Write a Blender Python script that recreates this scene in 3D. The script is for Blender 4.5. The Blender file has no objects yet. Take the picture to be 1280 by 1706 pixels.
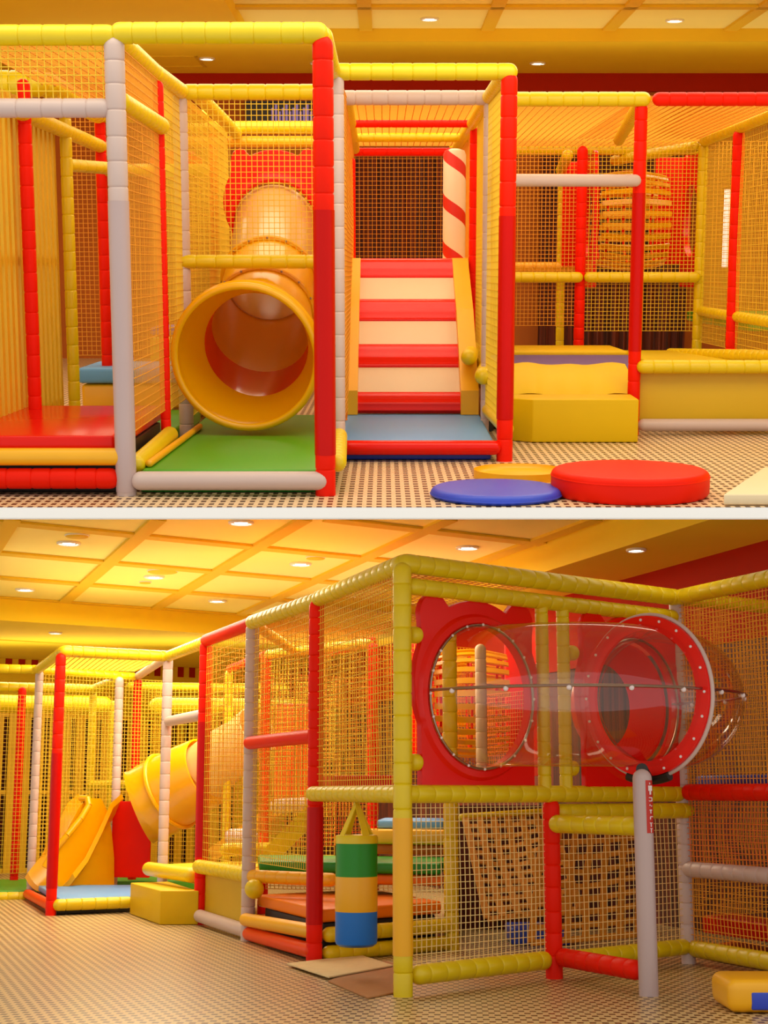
import bpy, bmesh, math, random
from mathutils import Vector, Matrix
random.seed(7)
C = bpy.context.scene
COL = C.collection
PI = math.pi

# ------------------------------------------------------------------ camera, world, exposure, large lights
# Two playrooms of one small building seen from its open front. The upper room sits on a rising deck, the lower
# room on a falling one: every room is a rigid, right-angled room turned as a whole about the x axis.
PITCH_UP = math.atan(0.1624)
PITCH_DOWN = -math.atan(0.1868)
M_UP = Matrix.Rotation(PITCH_UP, 4, 'X')
M_LOW = Matrix.Rotation(PITCH_DOWN, 4, 'X')
cam_d = bpy.data.cameras.new('camera')
cam_d.sensor_fit = 'HORIZONTAL'
cam_d.sensor_width = 36.0
cam_d.lens = 2500.0 / 1280.0 * 36.0
cam_d.clip_end = 200
cam = bpy.data.objects.new('camera', cam_d)
COL.objects.link(cam)
cam.rotation_euler = (PI / 2, 0, 0)
C.camera = cam

world = bpy.data.worlds.new('mall_light')
C.world = world
world.use_nodes = True
bg = world.node_tree.nodes['Background']
bg.inputs[0].default_value = (1.0, 0.955, 0.88, 1)
bg.inputs[1].default_value = 0.92

C.view_settings.view_transform = 'Standard'
C.view_settings.look = 'None'
C.view_settings.exposure = 0.0
C.view_settings.gamma = 1.0
C.view_settings.use_curve_mapping = False


def area(name, M, loc, size, energy, color=(1, 0.93, 0.72), rot=(0, 0, 0)):
    d = bpy.data.lights.new(name, 'AREA')
    d.shape = 'RECTANGLE'
    d.size, d.size_y = size
    d.energy = energy
    d.color = color
    o = bpy.data.objects.new(name, d)
    COL.objects.link(o)
    o.matrix_world = M @ Matrix.Translation(loc) @ Matrix.Rotation(rot[0], 4, 'X')
    return o


area('ceiling_wash', M_UP, (0.5, 8.2, 2.45), (7, 2.4), 175, rot=(0.35, 0, 0))
area('ceiling_wash', M_UP, (0.3, 12.2, 2.45), (8, 3.0), 260)
area('ceiling_wash', M_UP, (0.5, 16.4, 2.45), (8, 1.6), 130)
area('cove_light', M_UP, (0.5, 16.8, 1.75), (9, 1.2), 17, rot=(PI, 0, 0))
area('ceiling_wash', M_LOW, (-1.3, 13.6, 2.08), (3.4, 2.0), 170)
area('ceiling_wash', M_LOW, (-1.6, 16.2, 2.08), (3.4, 1.6), 170)
area('ceiling_wash', M_LOW, (-3.2, 19.2, 1.72), (4, 1.2), 80)
area('ceiling_wash', M_LOW, (1.0, 10.6, 2.0), (4, 1.6), 60, rot=(0.3, 0, 0))
area('cove_light', M_LOW, (-1.2, 15.2, 1.62), (5, 3.0), 22, rot=(PI, 0, 0))
area('cove_light', M_LOW, (-2.8, 19.6, 1.5), (6, 1.0), 26, rot=(PI, 0, 0))

# ------------------------------------------------------------------ materials
MATS = {}


def mat(name, col, rough=0.45, noise=0.0, scale=6.0, spec=0.5, metal=0.0, bump=0.0, emit=None, coat=0.0, trans=0.0):
    m = bpy.data.materials.new(name)
    m.use_nodes = True
    nt = m.node_tree
    b = nt.nodes['Principled BSDF']
    c = (col[0], col[1], col[2], 1)
    b.inputs['Base Color'].default_value = c
    b.inputs['Roughness'].default_value = rough
    b.inputs['Metallic'].default_value = metal
    b.inputs['Specular IOR Level'].default_value = spec
    b.inputs['Coat Weight'].default_value = coat
    b.inputs['Coat Roughness'].default_value = 0.15
    if emit:
        b.inputs['Emission Color'].default_value = (*emit[0], 1)
        b.inputs['Emission Strength'].default_value = emit[1]
    if noise or bump:
        tc = nt.nodes.new('ShaderNodeTexCoord')
        n = nt.nodes.new('ShaderNodeTexNoise')
        n.inputs['Scale'].default_value = scale
        n.inputs['Detail'].default_value = 3
        nt.links.new(tc.outputs['Object'], n.inputs['Vector'])
        if noise:
            r = nt.nodes.new('ShaderNodeMix')
            r.data_type = 'RGBA'
            r.inputs[6].default_value = tuple(max(0, x * (1 - noise)) for x in col) + (1,)
            r.inputs[7].default_value = tuple(min(1, x * (1 + noise)) for x in col) + (1,)
            nt.links.new(n.outputs['Fac'], r.inputs[0])
            nt.links.new(r.outputs[2], b.inputs['Base Color'])
        if bump:
            bp = nt.nodes.new('ShaderNodeBump')
            bp.inputs['Strength'].default_value = bump
            bp.inputs['Distance'].default_value = 0.01
            nt.links.new(n.outputs['Fac'], bp.inputs['Height'])
            nt.links.new(bp.outputs['Normal'], b.inputs['Normal'])
    MATS[name] = m
    return m


def lin(r, g, b):
    f = lambda v: ((v / 255 + 0.055) / 1.055) ** 2.4 if v > 10.3 else v / 255 / 12.92
    return (f(r), f(g), f(b))


YEL = mat('yellow_vinyl', lin(228, 199, 4), 0.38, 0.05, 5, bump=0.06)
PADY = mat('deep_yellow_vinyl', lin(222, 182, 4), 0.5, 0.04, 4, spec=0.2, bump=0.05)
ORY = mat('amber_vinyl', lin(245, 178, 12), 0.4, 0.04, 5, bump=0.05)
RED = mat('red_vinyl', lin(242, 30, 3), 0.45, 0.05, 5, spec=0.12, bump=0.06)
REDG = mat('red_sleeve', lin(204, 12, 4), 0.32, 0.04, 4, spec=0.16)
WHI = mat('white_vinyl', lin(206, 182, 174), 0.42, 0.03, 5, bump=0.06)
WHG = mat('white_sleeve', lin(192, 168, 166), 0.33, 0.02, 4)
ORA = mat('orange_vinyl', lin(244, 126, 6), 0.4, 0.05, 5, spec=0.3, bump=0.05)
ORR = mat('orange_red_vinyl', lin(244, 66, 6), 0.4, 0.05, 5, spec=0.25, bump=0.05)
GRN = mat('green_vinyl', lin(72, 160, 12), 0.42, 0.06, 3, bump=0.05)
GRD = mat('deep_green_vinyl', lin(20, 140, 20), 0.42, 0.05, 3)
BLU = mat('sky_blue_vinyl', lin(98, 158, 216), 0.45, 0.05, 3, bump=0.05)
BLD = mat('royal_blue_vinyl', lin(44, 72, 200), 0.4, 0.04, 3)
BLM = mat('bright_blue_vinyl', lin(10, 112, 205), 0.4, 0.04, 3)
PUR = mat('purple_mesh', lin(96, 72, 130), 0.6, 0.08, 30)
SLD = mat('slide_yellow', lin(255, 190, 0), 0.28, 0.03, 2, coat=0.2)
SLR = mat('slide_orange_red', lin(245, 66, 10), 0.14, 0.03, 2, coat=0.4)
SLB = mat('slide_cream', lin(236, 196, 122), 0.25, 0.04, 2, coat=0.3)
REDP = mat('red_plastic', lin(238, 20, 6), 0.25, 0.03, 2, spec=0.3, coat=0.1)
STR = mat('red_gloss_vinyl', lin(228, 22, 4), 0.2, 0.03, 3, spec=0.22, coat=0.03)
STW = mat('cream_vinyl', lin(222, 196, 160), 0.5, 0.03, 3, bump=0.05)
NETY = mat('yellow_cord', lin(238, 196, 40), 0.7)
NETO = mat('amber_cord', lin(236, 160, 30), 0.7)
NETR = mat('orange_cord', lin(236, 120, 30), 0.7)
NETW = mat('pale_cord', lin(236, 204, 130), 0.7)
STRAP = mat('yellow_webbing', lin(190, 124, 14), 0.7, 0.08, 40)
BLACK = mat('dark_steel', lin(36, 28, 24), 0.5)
STEEL = mat('steel', lin(170, 150, 140), 0.3, metal=1.0)
FOAMC = mat('cream_foam', lin(232, 205, 150), 0.85, 0.08, 20)
FOAMB = mat('brown_foam', lin(178, 122, 72), 0.85, 0.1, 30)
CEILP = mat('ceiling_panel', lin(252, 236, 138), 0.8, 0.03, 2)
CEILG = mat('ceiling_rib', lin(232, 190, 24), 0.8)
SOFF = mat('soffit_paint', lin(250, 214, 26), 0.8, 0.03, 2)
WALLO = mat('amber_wall', lin(178, 92, 14), 0.8, 0.12, 1.5)
WALLR = mat('red_wall', lin(176, 36, 4), 0.7, 0.05, 2, spec=0.1)
CREAM = mat('cream_laminate', lin(236, 214, 172), 0.5, 0.03, 3)
SLABW = mat('white_plaster', lin(252, 252, 250), 0.8, 0.01, 3)
LAMPR = mat('lamp_ring', lin(235, 225, 210), 0.4)
LENS = mat('lamp_lens', (1, 1, 1), 0.3, emit=((1, 0.95, 0.85), 18.0))
TUBEL = mat('tube_light', (1, 1, 1), 0.3, emit=((0.75, 0.9, 0.85), 0.9))
LATT = mat('yellow_slat', lin(226, 176, 20), 0.5, 0.08, 6)
PANY = mat('yellow_tarp', lin(216, 176, 14), 0.5, 0.04, 3, bump=0.1)
STICK = mat('red_sticker', lin(196, 40, 24), 0.5)
INKW = mat('white_ink', lin(240, 225, 225), 0.5)


def add_translucency(m, col, fac):
    nt = m.node_tree
    out = next(n for n in nt.nodes if n.type == 'OUTPUT_MATERIAL')
    b = nt.nodes['Principled BSDF']
    t = nt.nodes.new('ShaderNodeBsdfTranslucent')
    t.inputs[0].default_value = (*col, 1)
    mx = nt.nodes.new('ShaderNodeMixShader')
    mx.inputs[0].default_value = fac
    nt.links.new(b.outputs[0], mx.inputs[1])
    nt.links.new(t.outputs[0], mx.inputs[2])
    nt.links.new(mx.outputs[0], out.inputs[0])


# the slide is moulded from thin plastic that lets light through
add_translucency(SLD, lin(255, 205, 10), 0.25)
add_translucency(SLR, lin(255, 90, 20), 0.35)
add_translucency(SLB, lin(250, 220, 160), 0.35)


def node_mat(name):
    m = bpy.data.materials.new(name)
    m.use_nodes = True
    return m, m.node_tree, m.node_tree.nodes['Principled BSDF']


def curtain_mat():
    m, nt, b = node_mat('bronze_curtain')
    tc = nt.nodes.new('ShaderNodeTexCoord')
    mp = nt.nodes.new('ShaderNodeMapping')
    mp.inputs['Scale'].default_value = (14, 14, 0.5)
    n = nt.nodes.new('ShaderNodeTexNoise')
    n.inputs['Scale'].default_value = 1.2
    n.inputs['Detail'].default_value = 4
    r = nt.nodes.new('ShaderNodeValToRGB')
    r.color_ramp.elements[0].color = (*lin(46, 12, 6), 1)
    r.color_ramp.elements[0].position = 0.35
    r.color_ramp.elements[1].color = (*lin(118, 44, 16), 1)
    r.color_ramp.elements[1].position = 0.7
    nt.links.new(tc.outputs['Object'], mp.inputs['Vector'])
    nt.links.new(mp.outputs['Vector'], n.inputs['Vector'])
    nt.links.new(n.outputs['Fac'], r.inputs['Fac'])
    nt.links.new(r.outputs['Color'], b.inputs['Base Color'])
    b.inputs['Roughness'].default_value = 0.7
    return m


CURT = curtain_mat()


def mosaic_mat(name, rot, px, py, light, dark, brick=0.5):
    m, nt, b = node_mat(name)
    L = nt.links.new
    tc = nt.nodes.new('ShaderNodeTexCoord')
    mp = nt.nodes.new('ShaderNodeMapping')
    mp.inputs['Rotation'].default_value = (0, 0, rot)
    mp.inputs['Scale'].default_value = (1 / px, 1 / py, 1)
    L(tc.outputs['Object'], mp.inputs['Vector'])
    sp = nt.nodes.new('ShaderNodeSeparateXYZ')
    L(mp.outputs['Vector'], sp.inputs[0])

    def math_n(op, a, bb=None):
        n = nt.nodes.new('ShaderNodeMath')
        n.operation = op
        for i, v in enumerate((a, bb)):
            if v is None:
                continue
            if isinstance(v, (int, float)):
                n.inputs[i].default_value = v
            else:
                L(v, n.inputs[i])
        return n.outputs[0]
    row = math_n('FLOOR', sp.outputs[1])
    off = math_n('MULTIPLY', math_n('PINGPONG', row, 1.0), brick)
    fx = math_n('FRACT', math_n('ADD', sp.outputs[0], off))
    fy = math_n('FRACT', sp.outputs[1])
    dx = math_n('LESS_THAN', math_n('ABSOLUTE', math_n('SUBTRACT', fx, 0.5)), 0.27)
    dy = math_n('LESS_THAN', math_n('ABSOLUTE', math_n('SUBTRACT', fy, 0.5)), 0.3)
    d = math_n('MULTIPLY', dx, dy)
    mx = nt.nodes.new('ShaderNodeMix')
    mx.data_type = 'RGBA'
    mx.inputs[6].default_value = (*light, 1)
    mx.inputs[7].default_value = (*dark, 1)
    L(d, mx.inputs[0])
    L(mx.outputs[2], b.inputs['Base Color'])
    b.inputs['Roughness'].default_value = 0.35
    return m


MOSU = mosaic_mat('mosaic_tile', 0.0, 0.05, 0.09, lin(226, 196, 154), lin(78, 52, 34), 0.0)
MOSL = mosaic_mat('mosaic_tile_small', 0.06, 0.062, 0.075, lin(204, 174, 120), lin(90, 60, 30))


def stripe_mat():
    m, nt, b = node_mat('candy_stripe')
    L = nt.links.new
    tc = nt.nodes.new('ShaderNodeTexCoord')
    sp = nt.nodes.new('ShaderNodeSeparateXYZ')
    L(tc.outputs['Object'], sp.inputs[0])
    at = nt.nodes.new('ShaderNodeMath'); at.operation = 'ARCTAN2'
    L(sp.outputs[1], at.inputs[0]); L(sp.outputs[0], at.inputs[1])
    a = nt.nodes.new('ShaderNodeMath'); a.operation = 'MULTIPLY'
    L(at.outputs[0], a.inputs[0]); a.inputs[1].default_value = 1 / (2 * PI)
    z = nt.nodes.new('ShaderNodeMath'); z.operation = 'DIVIDE'
    L(sp.outputs[2], z.inputs[0]); z.inputs[1].default_value = 0.40
    s = nt.nodes.new('ShaderNodeMath'); s.operation = 'ADD'
    L(a.outputs[0], s.inputs[0]); L(z.outputs[0], s.inputs[1])
    f = nt.nodes.new('ShaderNodeMath'); f.operation = 'FRACT'
    L(s.outputs[0], f.inputs[0])
    g = nt.nodes.new('ShaderNodeMath'); g.operation = 'GREATER_THAN'
    L(f.outputs[0], g.inputs[0]); g.inputs[1].default_value = 0.72
    mx = nt.nodes.new('ShaderNodeMix'); mx.data_type = 'RGBA'
    mx.inputs[6].default_value = (*lin(240, 222, 190), 1)
    mx.inputs[7].default_value = (*lin(212, 34, 14), 1)
    L(g.outputs[0], mx.inputs[0]); L(mx.outputs[2], b.inputs['Base Color'])
    b.inputs['Roughness'].default_value = 0.45
    return m


CANDY = stripe_mat()


def acrylic():
    m = bpy.data.materials.new('clear_acrylic')
    m.use_nodes = True
    nt = m.node_tree
    nt.nodes.clear()
    L = nt.links.new
    out = nt.nodes.new('ShaderNodeOutputMaterial')
    tr = nt.nodes.new('ShaderNodeBsdfTransparent')
    tr.inputs[0].default_value = (0.97, 0.90, 0.82, 1)
    gl = nt.nodes.new('ShaderNodeBsdfGlossy')
    gl.inputs['Roughness'].default_value = 0.04
    lw = nt.nodes.new('ShaderNodeLayerWeight')
    lw.inputs['Blend'].default_value = 0.5
    pw = nt.nodes.new('ShaderNodeMath')
    pw.operation = 'POWER'
    pw.inputs[1].default_value = 4.0
    L(lw.outputs['Facing'], pw.inputs[0])
    fr = nt.nodes.new('ShaderNodeMath')
    fr.operation = 'MULTIPLY_ADD'
    fr.inputs[1].default_value = 0.55
    fr.inputs[2].default_value = 0.075
    L(pw.outputs[0], fr.inputs[0])
    mx = nt.nodes.new('ShaderNodeMixShader')
    L(fr.outputs[0], mx.inputs[0]); L(tr.outputs[0], mx.inputs[1]); L(gl.outputs[0], mx.inputs[2])
    L(mx.outputs[0], out.inputs[0])
    return m


ACRY = acrylic()

# ------------------------------------------------------------------ object helpers
ROOM = M_UP
ORG = {}


def empty(name, label, cat, base, group=None):
    o = bpy.data.objects.new(name, None)
    COL.objects.link(o)
    o.empty_display_size = 0.1
    o.matrix_world = ROOM @ Matrix.Translation(base)
    o['label'] = label
    o['category'] = cat
    if group:
        o['group'] = group
    ORG[o.name] = Vector(base)
    return o


def obj(name, bm, m, parent=None, label=None, cat=None, group=None, kind=None, smooth=True, bottom=True):
    bm.normal_update()
    vs = [v.co for v in bm.verts]
    lo = Vector((min(v.x for v in vs), min(v.y for v in vs), min(v.z for v in vs)))
    hi = Vector((max(v.x for v in vs), max(v.y for v in vs), max(v.z for v in vs)))
    c = (lo + hi) / 2
    if not parent and bottom:
        c.z = lo.z
    bmesh.ops.translate(bm, vec=-c, verts=bm.verts)
    me = bpy.data.meshes.new(name)
    bm.to_mesh(me)
    bm.free()
    if smooth:
        for p in me.polygons:
            p.use_smooth = True
        if hasattr(me, 'set_sharp_from_angle'):
            me.set_sharp_from_angle(angle=0.7)
    ms = m if isinstance(m, (list, tuple)) else [m]
    for mm in ms:
        me.materials.append(mm)
    o = bpy.data.objects.new(name, me)
    COL.objects.link(o)
    if parent:
        o.parent = parent
        o.location = c - ORG[parent.name]
    else:
        o.matrix_world = ROOM @ Matrix.Translation(c)
    ORG[o.name] = c
    if label:
        o['label'] = label
    if cat:
        o['category'] = cat
    if group:
        o['group'] = group
    if kind:
        o['kind'] = kind
    return o


def struct(name, bm, m, smooth=False):
    return obj(name, bm, m, kind='structure', smooth=smooth)


def copy_tree(o, delta, label):
    """a copy of a top-level thing with its parts and sub-parts, moved by delta (room metres)"""
    def rec(src, par):
        c = src.copy()
        COL.objects.link(c)
        ORG[c.name] = ORG[src.name] + Vector(delta)
        if par:
            c.parent = par
        for ch in src.children:
            rec(ch, c)
        return c
    r = rec(o, None)
    r.matrix_world = ROOM @ Matrix.Translation(ORG[r.name])
    r['label'] = label
    return r


def frame_axis(d):
    d = Vector(d).normalized()
    up = Vector((0, 0, 1)) if abs(d.z) < 0.9 else Vector((0, 1, 0))
    a = d.cross(up).normalized()
    b = d.cross(a).normalized()
    return d, a, b


def lathe(bm, p0, p1, prof, n=20, mi=0):
    """surface of revolution about p0->p1; prof = (distance from p0, radius)"""
    p0, p1 = Vector(p0), Vector(p1)
    d, a, b = frame_axis(p1 - p0)
    rings = []
    for t, r in prof:
        c = p0 + d * t
        rings.append([bm.verts.new(c + (a * math.cos(2 * PI * k / n) + b * math.sin(2 * PI * k / n)) * max(r, 1e-4)) for k in range(n)])
    for i in range(len(rings) - 1):
        for k in range(n):
            f = bm.faces.new((rings[i][k], rings[i][(k + 1) % n], rings[i + 1][(k + 1) % n], rings[i + 1][k]))
            f.material_index = mi
    for rg, rev in ((rings[0], True), (rings[-1], False)):
        f = bm.faces.new(rg[::-1] if rev else rg)
        f.material_index = mi
    return bm


def pad(p0, p1, r=0.05, seam=0.12, n=18, bm=None, e0=True, e1=True):
    """foam sleeve: rounded ends and a stitched groove every seam metres"""
    bm = bm or bmesh.new()
    L = (Vector(p1) - Vector(p0)).length
    prof = []
    er = min(r, L / 3)
    if e0:
        for i in range(6):
            a = i / 5 * PI / 2
            prof.append((er * (1 - math.cos(a)), r * max(math.sin(a), 0.05)))
    else:
        prof.append((0, r))
    if seam:
        k = max(1, int(round(L / seam)))
        for i in range(1, k):
            t = L * i / k + random.uniform(-.01, .01)
            if t < er + .012 or t > L - er - .012:
                continue
            prof += [(t - .011, r), (t - .003, r * .96), (t, r * .90), (t + .003, r * .96), (t + .011, r)]
    if e1:
        for i in range(6):
            a = PI / 2 - i / 5 * PI / 2
            prof.append((L - er * (1 - math.cos(a)), r * max(math.sin(a), 0.05)))
    else:
        prof.append((L, r))
    return lathe(bm, p0, p1, prof, n)


def beam(parent, p0, p1, m=None, r=0.05, seam=0.12, name='beam', label=None):
    return obj(name, pad(p0, p1, r, seam), m or YEL, parent, label=label)


def post(parent, x, y, z0, z1, m, r=0.05, sleeve=None, sm=None, seam=0.13, label=None, name='post'):
    """padded upright; sleeve=(z0,z1) is a smooth guard around part of it"""
    p = obj(name, pad((x, y, z0), (x, y, z1), r, seam, e0=False), m, parent, label=label)
    if sleeve:
        s = lathe(bmesh.new(), (x, y, sleeve[0]), (x, y, sleeve[1]), [(0, r * 1.0), (0, r * 1.05), (sleeve[1] - sleeve[0], r * 1.05), (sleeve[1] - sleeve[0], r)], 20)
        obj('sleeve', s, sm, p, label='smooth guard sleeve around the post')
    return p


def net_bm(o, u, v, cell=0.036, th=0.0046, seg=5, sag=0.012, flat=None, bm=None):
    """knotted net: every cord is a thin square bar"""
    bm = bm or bmesh.new()
    o, u, v = Vector(o), Vector(u), Vector(v)
    nrm = u.cross(v).normalized()
    ph = random.uniform(0, 6)

    def P(s, t):
        bulge = sag * math.sin(PI * s) * math.sin(PI * t) * (1 + .5 * math.sin(7 * s + ph) * math.cos(5 * t + ph))
        return o + u * s + v * t + nrm * bulge

    def cord(f, side, w, h, off):
        prev = None
        for i in range(seg + 1):
            c = f(i / seg) + nrm * off
            rg = [bm.verts.new(c + side * (a * w) + nrm * (b * h)) for a, b in ((-.5, -.5), (.5, -.5), (.5, .5), (-.5, .5))]
            if prev:
                for k in range(4):
                    bm.faces.new((prev[k], prev[(k + 1) % 4], rg[(k + 1) % 4], rg[k]))
            else:
                bm.faces.new(rg[::-1])
            prev = rg
        bm.faces.new(prev)
    ud, vd = u.normalized(), v.normalized()
    w, h = (th, th) if not flat else flat
    nu = max(2, int(u.length / cell))
    nv = max(2, int(v.length / cell))
    for i in range(nu + 1):
        s = i / nu
        cord(lambda t, s=s: P(s, t), ud, w, h, 0)
    for j in range(nv + 1):
        t = j / nv
        cord(lambda s, t=t: P(s, t), vd, w, h, h * 0.6)
    return bm


def net(parent, o, u, v, m=None, cell=0.036, th=0.0046, name='net', sag=0.012, label=None):
    return obj(name, net_bm(o, u, v, cell, th, sag=sag), m or NETY, parent, smooth=False, label=label)


def netw(parent, a, b, z0, z1, m=None, cell=0.036, th=0.0046, name='net', label=None):
    """upright net between two plan points"""
    return net(parent, (a[0], a[1], z0), (b[0] - a[0], b[1] - a[1], 0), (0, 0, z1 - z0), m, cell, th, name, label=label)


def prism(poly, z0, z1, bev=0.0, bm=None, segs=3):
    bm = bm or bmesh.new()
    vs = [bm.verts.new((x, y, z0)) for x, y in poly]
    f = bm.faces.new(vs)
    r = bmesh.ops.extrude_face_region(bm, geom=[f])
    up = [e for e in r['geom'] if isinstance(e, bmesh.types.BMVert)]
    bmesh.ops.translate(bm, vec=(0, 0, z1 - z0), verts=up)
    bmesh.ops.recalc_face_normals(bm, faces=bm.faces[:])
    if bev:
        bmesh.ops.bevel(bm, geom=bm.edges[:], offset=bev, segments=segs, profile=0.5, affect='EDGES')
    return bm


def box(lo, hi, bev=0.0, bm=None, segs=3):
    if bm is None:
        return prism([(lo[0], lo[1]), (hi[0], lo[1]), (hi[0], hi[1]), (lo[0], hi[1])], lo[2], hi[2], bev, segs=segs)
    vs = []
    for z in (lo[2], hi[2]):
        for x, y in ((lo[0], lo[1]), (hi[0], lo[1]), (hi[0], hi[1]), (lo[0], hi[1])):
            vs.append(bm.verts.new((x, y, z)))
    for f in ((3, 2, 1, 0), (4, 5, 6, 7), (0, 1, 5, 4), (1, 2, 6, 5), (2, 3, 7, 6), (3, 0, 4, 7)):
        bm.faces.new([vs[i] for i in f])
    return bm


def sweep(pts, radii, thick=0.02, n=40, bm=None, normals=None):
    """open pipe along pts with wall thickness"""
    bm = bm or bmesh.new()
    pts = [Vector(p) for p in pts]
    outer, inner = [], []
    ref = Vector((1, 0, 0))
    for i, p in enumerate(pts):
        if normals and normals[i] is not None:
            d = Vector(normals[i]).normalized()
        else:
            d = (pts[min(i + 1, len(pts) - 1)] - pts[max(i - 1, 0)]).normalized()
        a = (ref - d * ref.dot(d)).normalized()
        b = d.cross(a).normalized()
        for lst, dr in ((outer, 0), (inner, -thick)):
            lst.append([bm.verts.new(p + (a * math.cos(2 * PI * k / n) + b * math.sin(2 * PI * k / n)) * (radii[i] + dr)) for k in range(n)])
    for i in range(len(pts) - 1):
        for k in range(n):
            k2 = (k + 1) % n
            bm.faces.new((outer[i][k], outer[i][k2], outer[i + 1][k2], outer[i + 1][k]))
            bm.faces.new((inner[i][k2], inner[i][k], inner[i + 1][k], inner[i + 1][k2]))
    for e, rev in ((0, True), (-1, False)):
        for k in range(n):
            k2 = (k + 1) % n
            q = (outer[e][k], inner[e][k], inner[e][k2], outer[e][k2])
            bm.faces.new(q if not rev else q[::-1])
    bmesh.ops.recalc_face_normals(bm, faces=bm.faces[:])
    return bm


def torus(c, axis, R, r, n=48, k=10, bm=None, arc=(0, 2 * PI)):
    bm = bm or bmesh.new()
    c = Vector(c)
    d, a, b = frame_axis(axis)
    full = abs(arc[1] - arc[0] - 2 * PI) < 1e-6
    rings = []
    for i in range(n if full else n + 1):
        t = arc[0] + (arc[1] - arc[0]) * i / n
        rd = a * math.cos(t) + b * math.sin(t)
        rings.append([bm.verts.new(c + rd * (R + r * math.cos(2 * PI * j / k)) + d * r * math.sin(2 * PI * j / k)) for j in range(k)])
    m = len(rings)
    for i in range(m if full else m - 1):
        for j in range(k):
            bm.faces.new((rings[i][j], rings[(i + 1) % m][j], rings[(i + 1) % m][(j + 1) % k], rings[i][(j + 1) % k]))
    bmesh.ops.recalc_face_normals(bm, faces=bm.faces[:])
    return bm


def path_tube(pts, r, n=8, bm=None):
    bm = bm or bmesh.new()
    for p, q in zip(pts[:-1], pts[1:]):
        L = (Vector(q) - Vector(p)).length
        lathe(bm, p, q, [(0, r), (L, r)], n)
    return bm


def ball(bm, c, r, n=8):
    m = Matrix.Translation(c) @ Matrix.Diagonal((r, r, r, 1))
    bmesh.ops.create_uvsphere(bm, u_segments=n, v_segments=max(4, n // 2 + 1), radius=1.0, matrix=m)
    return bm


def downlight(x, y, z, label, group, r=0.085):
    t = empty('ceiling_light', label, 'ceiling light', (x, y, z - .03), group)
    bm = bmesh.new()
    torus((x, y, z - .008), (0, 0, 1), r, .014, 28, 8, bm)
    obj('ring', bm, LAMPR, t)
    obj('lens', lathe(bmesh.new(), (x, y, z - .012), (x, y, z - .004), [(0, r * .55), (.008, r * .62)], 20), LENS, t, label='bright round lens')
    obj('reflector', lathe(bmesh.new(), (x, y, z - .006), (x, y, z - .001), [(0, r * .98), (.005, r * .98)], 24), STEEL, t)
    return t


def slat_wall(parent, a, b, z0, z1, m, pitch=0.14, w=0.075, d=0.02, name='slat_panel'):
    bm = bmesh.new()
    a, b = Vector((a[0], a[1], 0)), Vector((b[0], b[1], 0))
    u = (b - a)
    L = u.length
    u.normalize()
    nn = Vector((-u.y, u.x, 0))
    k = int(L / pitch)
    for i in range(k + 1):
        c = a + u * (i * L / k)
        lathe4(bm, c, u, nn, w, d, z0, z1)
    for zz in (z0 + .03, z1 - .03, (z0 + z1) / 2):
        c = (a + b) / 2 + nn * d
        vs = [c + u * (sx * L / 2) + nn * (sy * d / 2) + Vector((0, 0, zz + sz * .03)) for sz in (-1, 1) for sx, sy in ((-1, -1), (1, -1), (1, 1), (-1, 1))]
        hexa(bm, vs)
    return obj(name, bm, m, parent, smooth=False)


def hexa(bm, vs):
    vv = [bm.verts.new(v) for v in vs]
    for f in ((3, 2, 1, 0), (4, 5, 6, 7), (0, 1, 5, 4), (1, 2, 6, 5), (2, 3, 7, 6), (3, 0, 4, 7)):
        bm.faces.new([vv[i] for i in f])


def lathe4(bm, c, u, nn, w, d, z0, z1):
    vs = [c + u * (sx * w / 2) + nn * (sy * d / 2) + Vector((0, 0, zz)) for zz in (z0, z1) for sx, sy in ((-1, -1), (1, -1), (1, 1), (-1, 1))]
    hexa(bm, vs)


# ================================================================== UPPER ROOM
ROOM = M_UP
FU = -1.18            # floor
TU = 1.155            # axis of the top beams
# --- shell
bm = prism([(-6, 7.42), (6, 7.42), (6, 20.3), (-6, 20.3)], FU - .05, FU)
struct('floor_upper', bm, MOSU)
struct('wall_back_upper', box((-6, 20.0, FU), (6, 20.2, 3.0)), WALLO)
struct('wall_left_upper', box((-6.2, 7.4, FU), (-6, 20.2, 3.0)), SOFF)
struct('wall_right_upper', box((6, 7.4, FU), (6.2, 20.2, 3.0)), SOFF)
ZS = 2.47
struct('trim_red_upper', box((-6, 19.9, 2.246), (6, 20.0, ZS)), WALLR)
YC = 17.2
XC = -1.492
struct('ceiling_upper', prism([(-6, YC), (6, YC), (6, 20.2), (-6, 20.2)], ZS, ZS + .5), SOFF)
struct('ceiling_side_upper', prism([(-6, 7.4), (XC, 7.4), (XC, YC), (-6, YC)], ZS, ZS + .5), SOFF)
ZP = ZS + .14
struct('ceiling_coffer_upper', prism([(XC, 7.4), (6, 7.4), (6, YC), (XC, YC)], ZP, ZP + .3), CEILP)
bm = bmesh.new()
for i in range(7):
    x = -0.199 + (i - 1) * 1.34
    if XC < x < 6:
        box((x - .07, 7.4, ZP - .03), (x + .07, YC, ZP), bm=bm)
for j in range(5):
    y = YC - 1.5 - j * 2.1
    box((XC, y - .06, ZP - .03), (6, y + .09, ZP - .002), bm=bm)
box((XC, YC - .02, ZP - .14), (6, YC, ZP), bm=bm)
struct('trim_ceiling_upper', bm, CEILG)
bm = bmesh.new()
for (a, b, c, d) in ((-2.9, 18.3, -2.2, 18.34), (-2.9, 19.2, -2.2, 19.24), (-2.9, 18.3, -2.86, 19.24), (-2.24, 18.3, -2.2, 19.24)):
    box((a, b, ZS - .012), (c, d, ZS), bm=bm)
struct('trim_hatch_upper', bm, CEILG)
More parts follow.
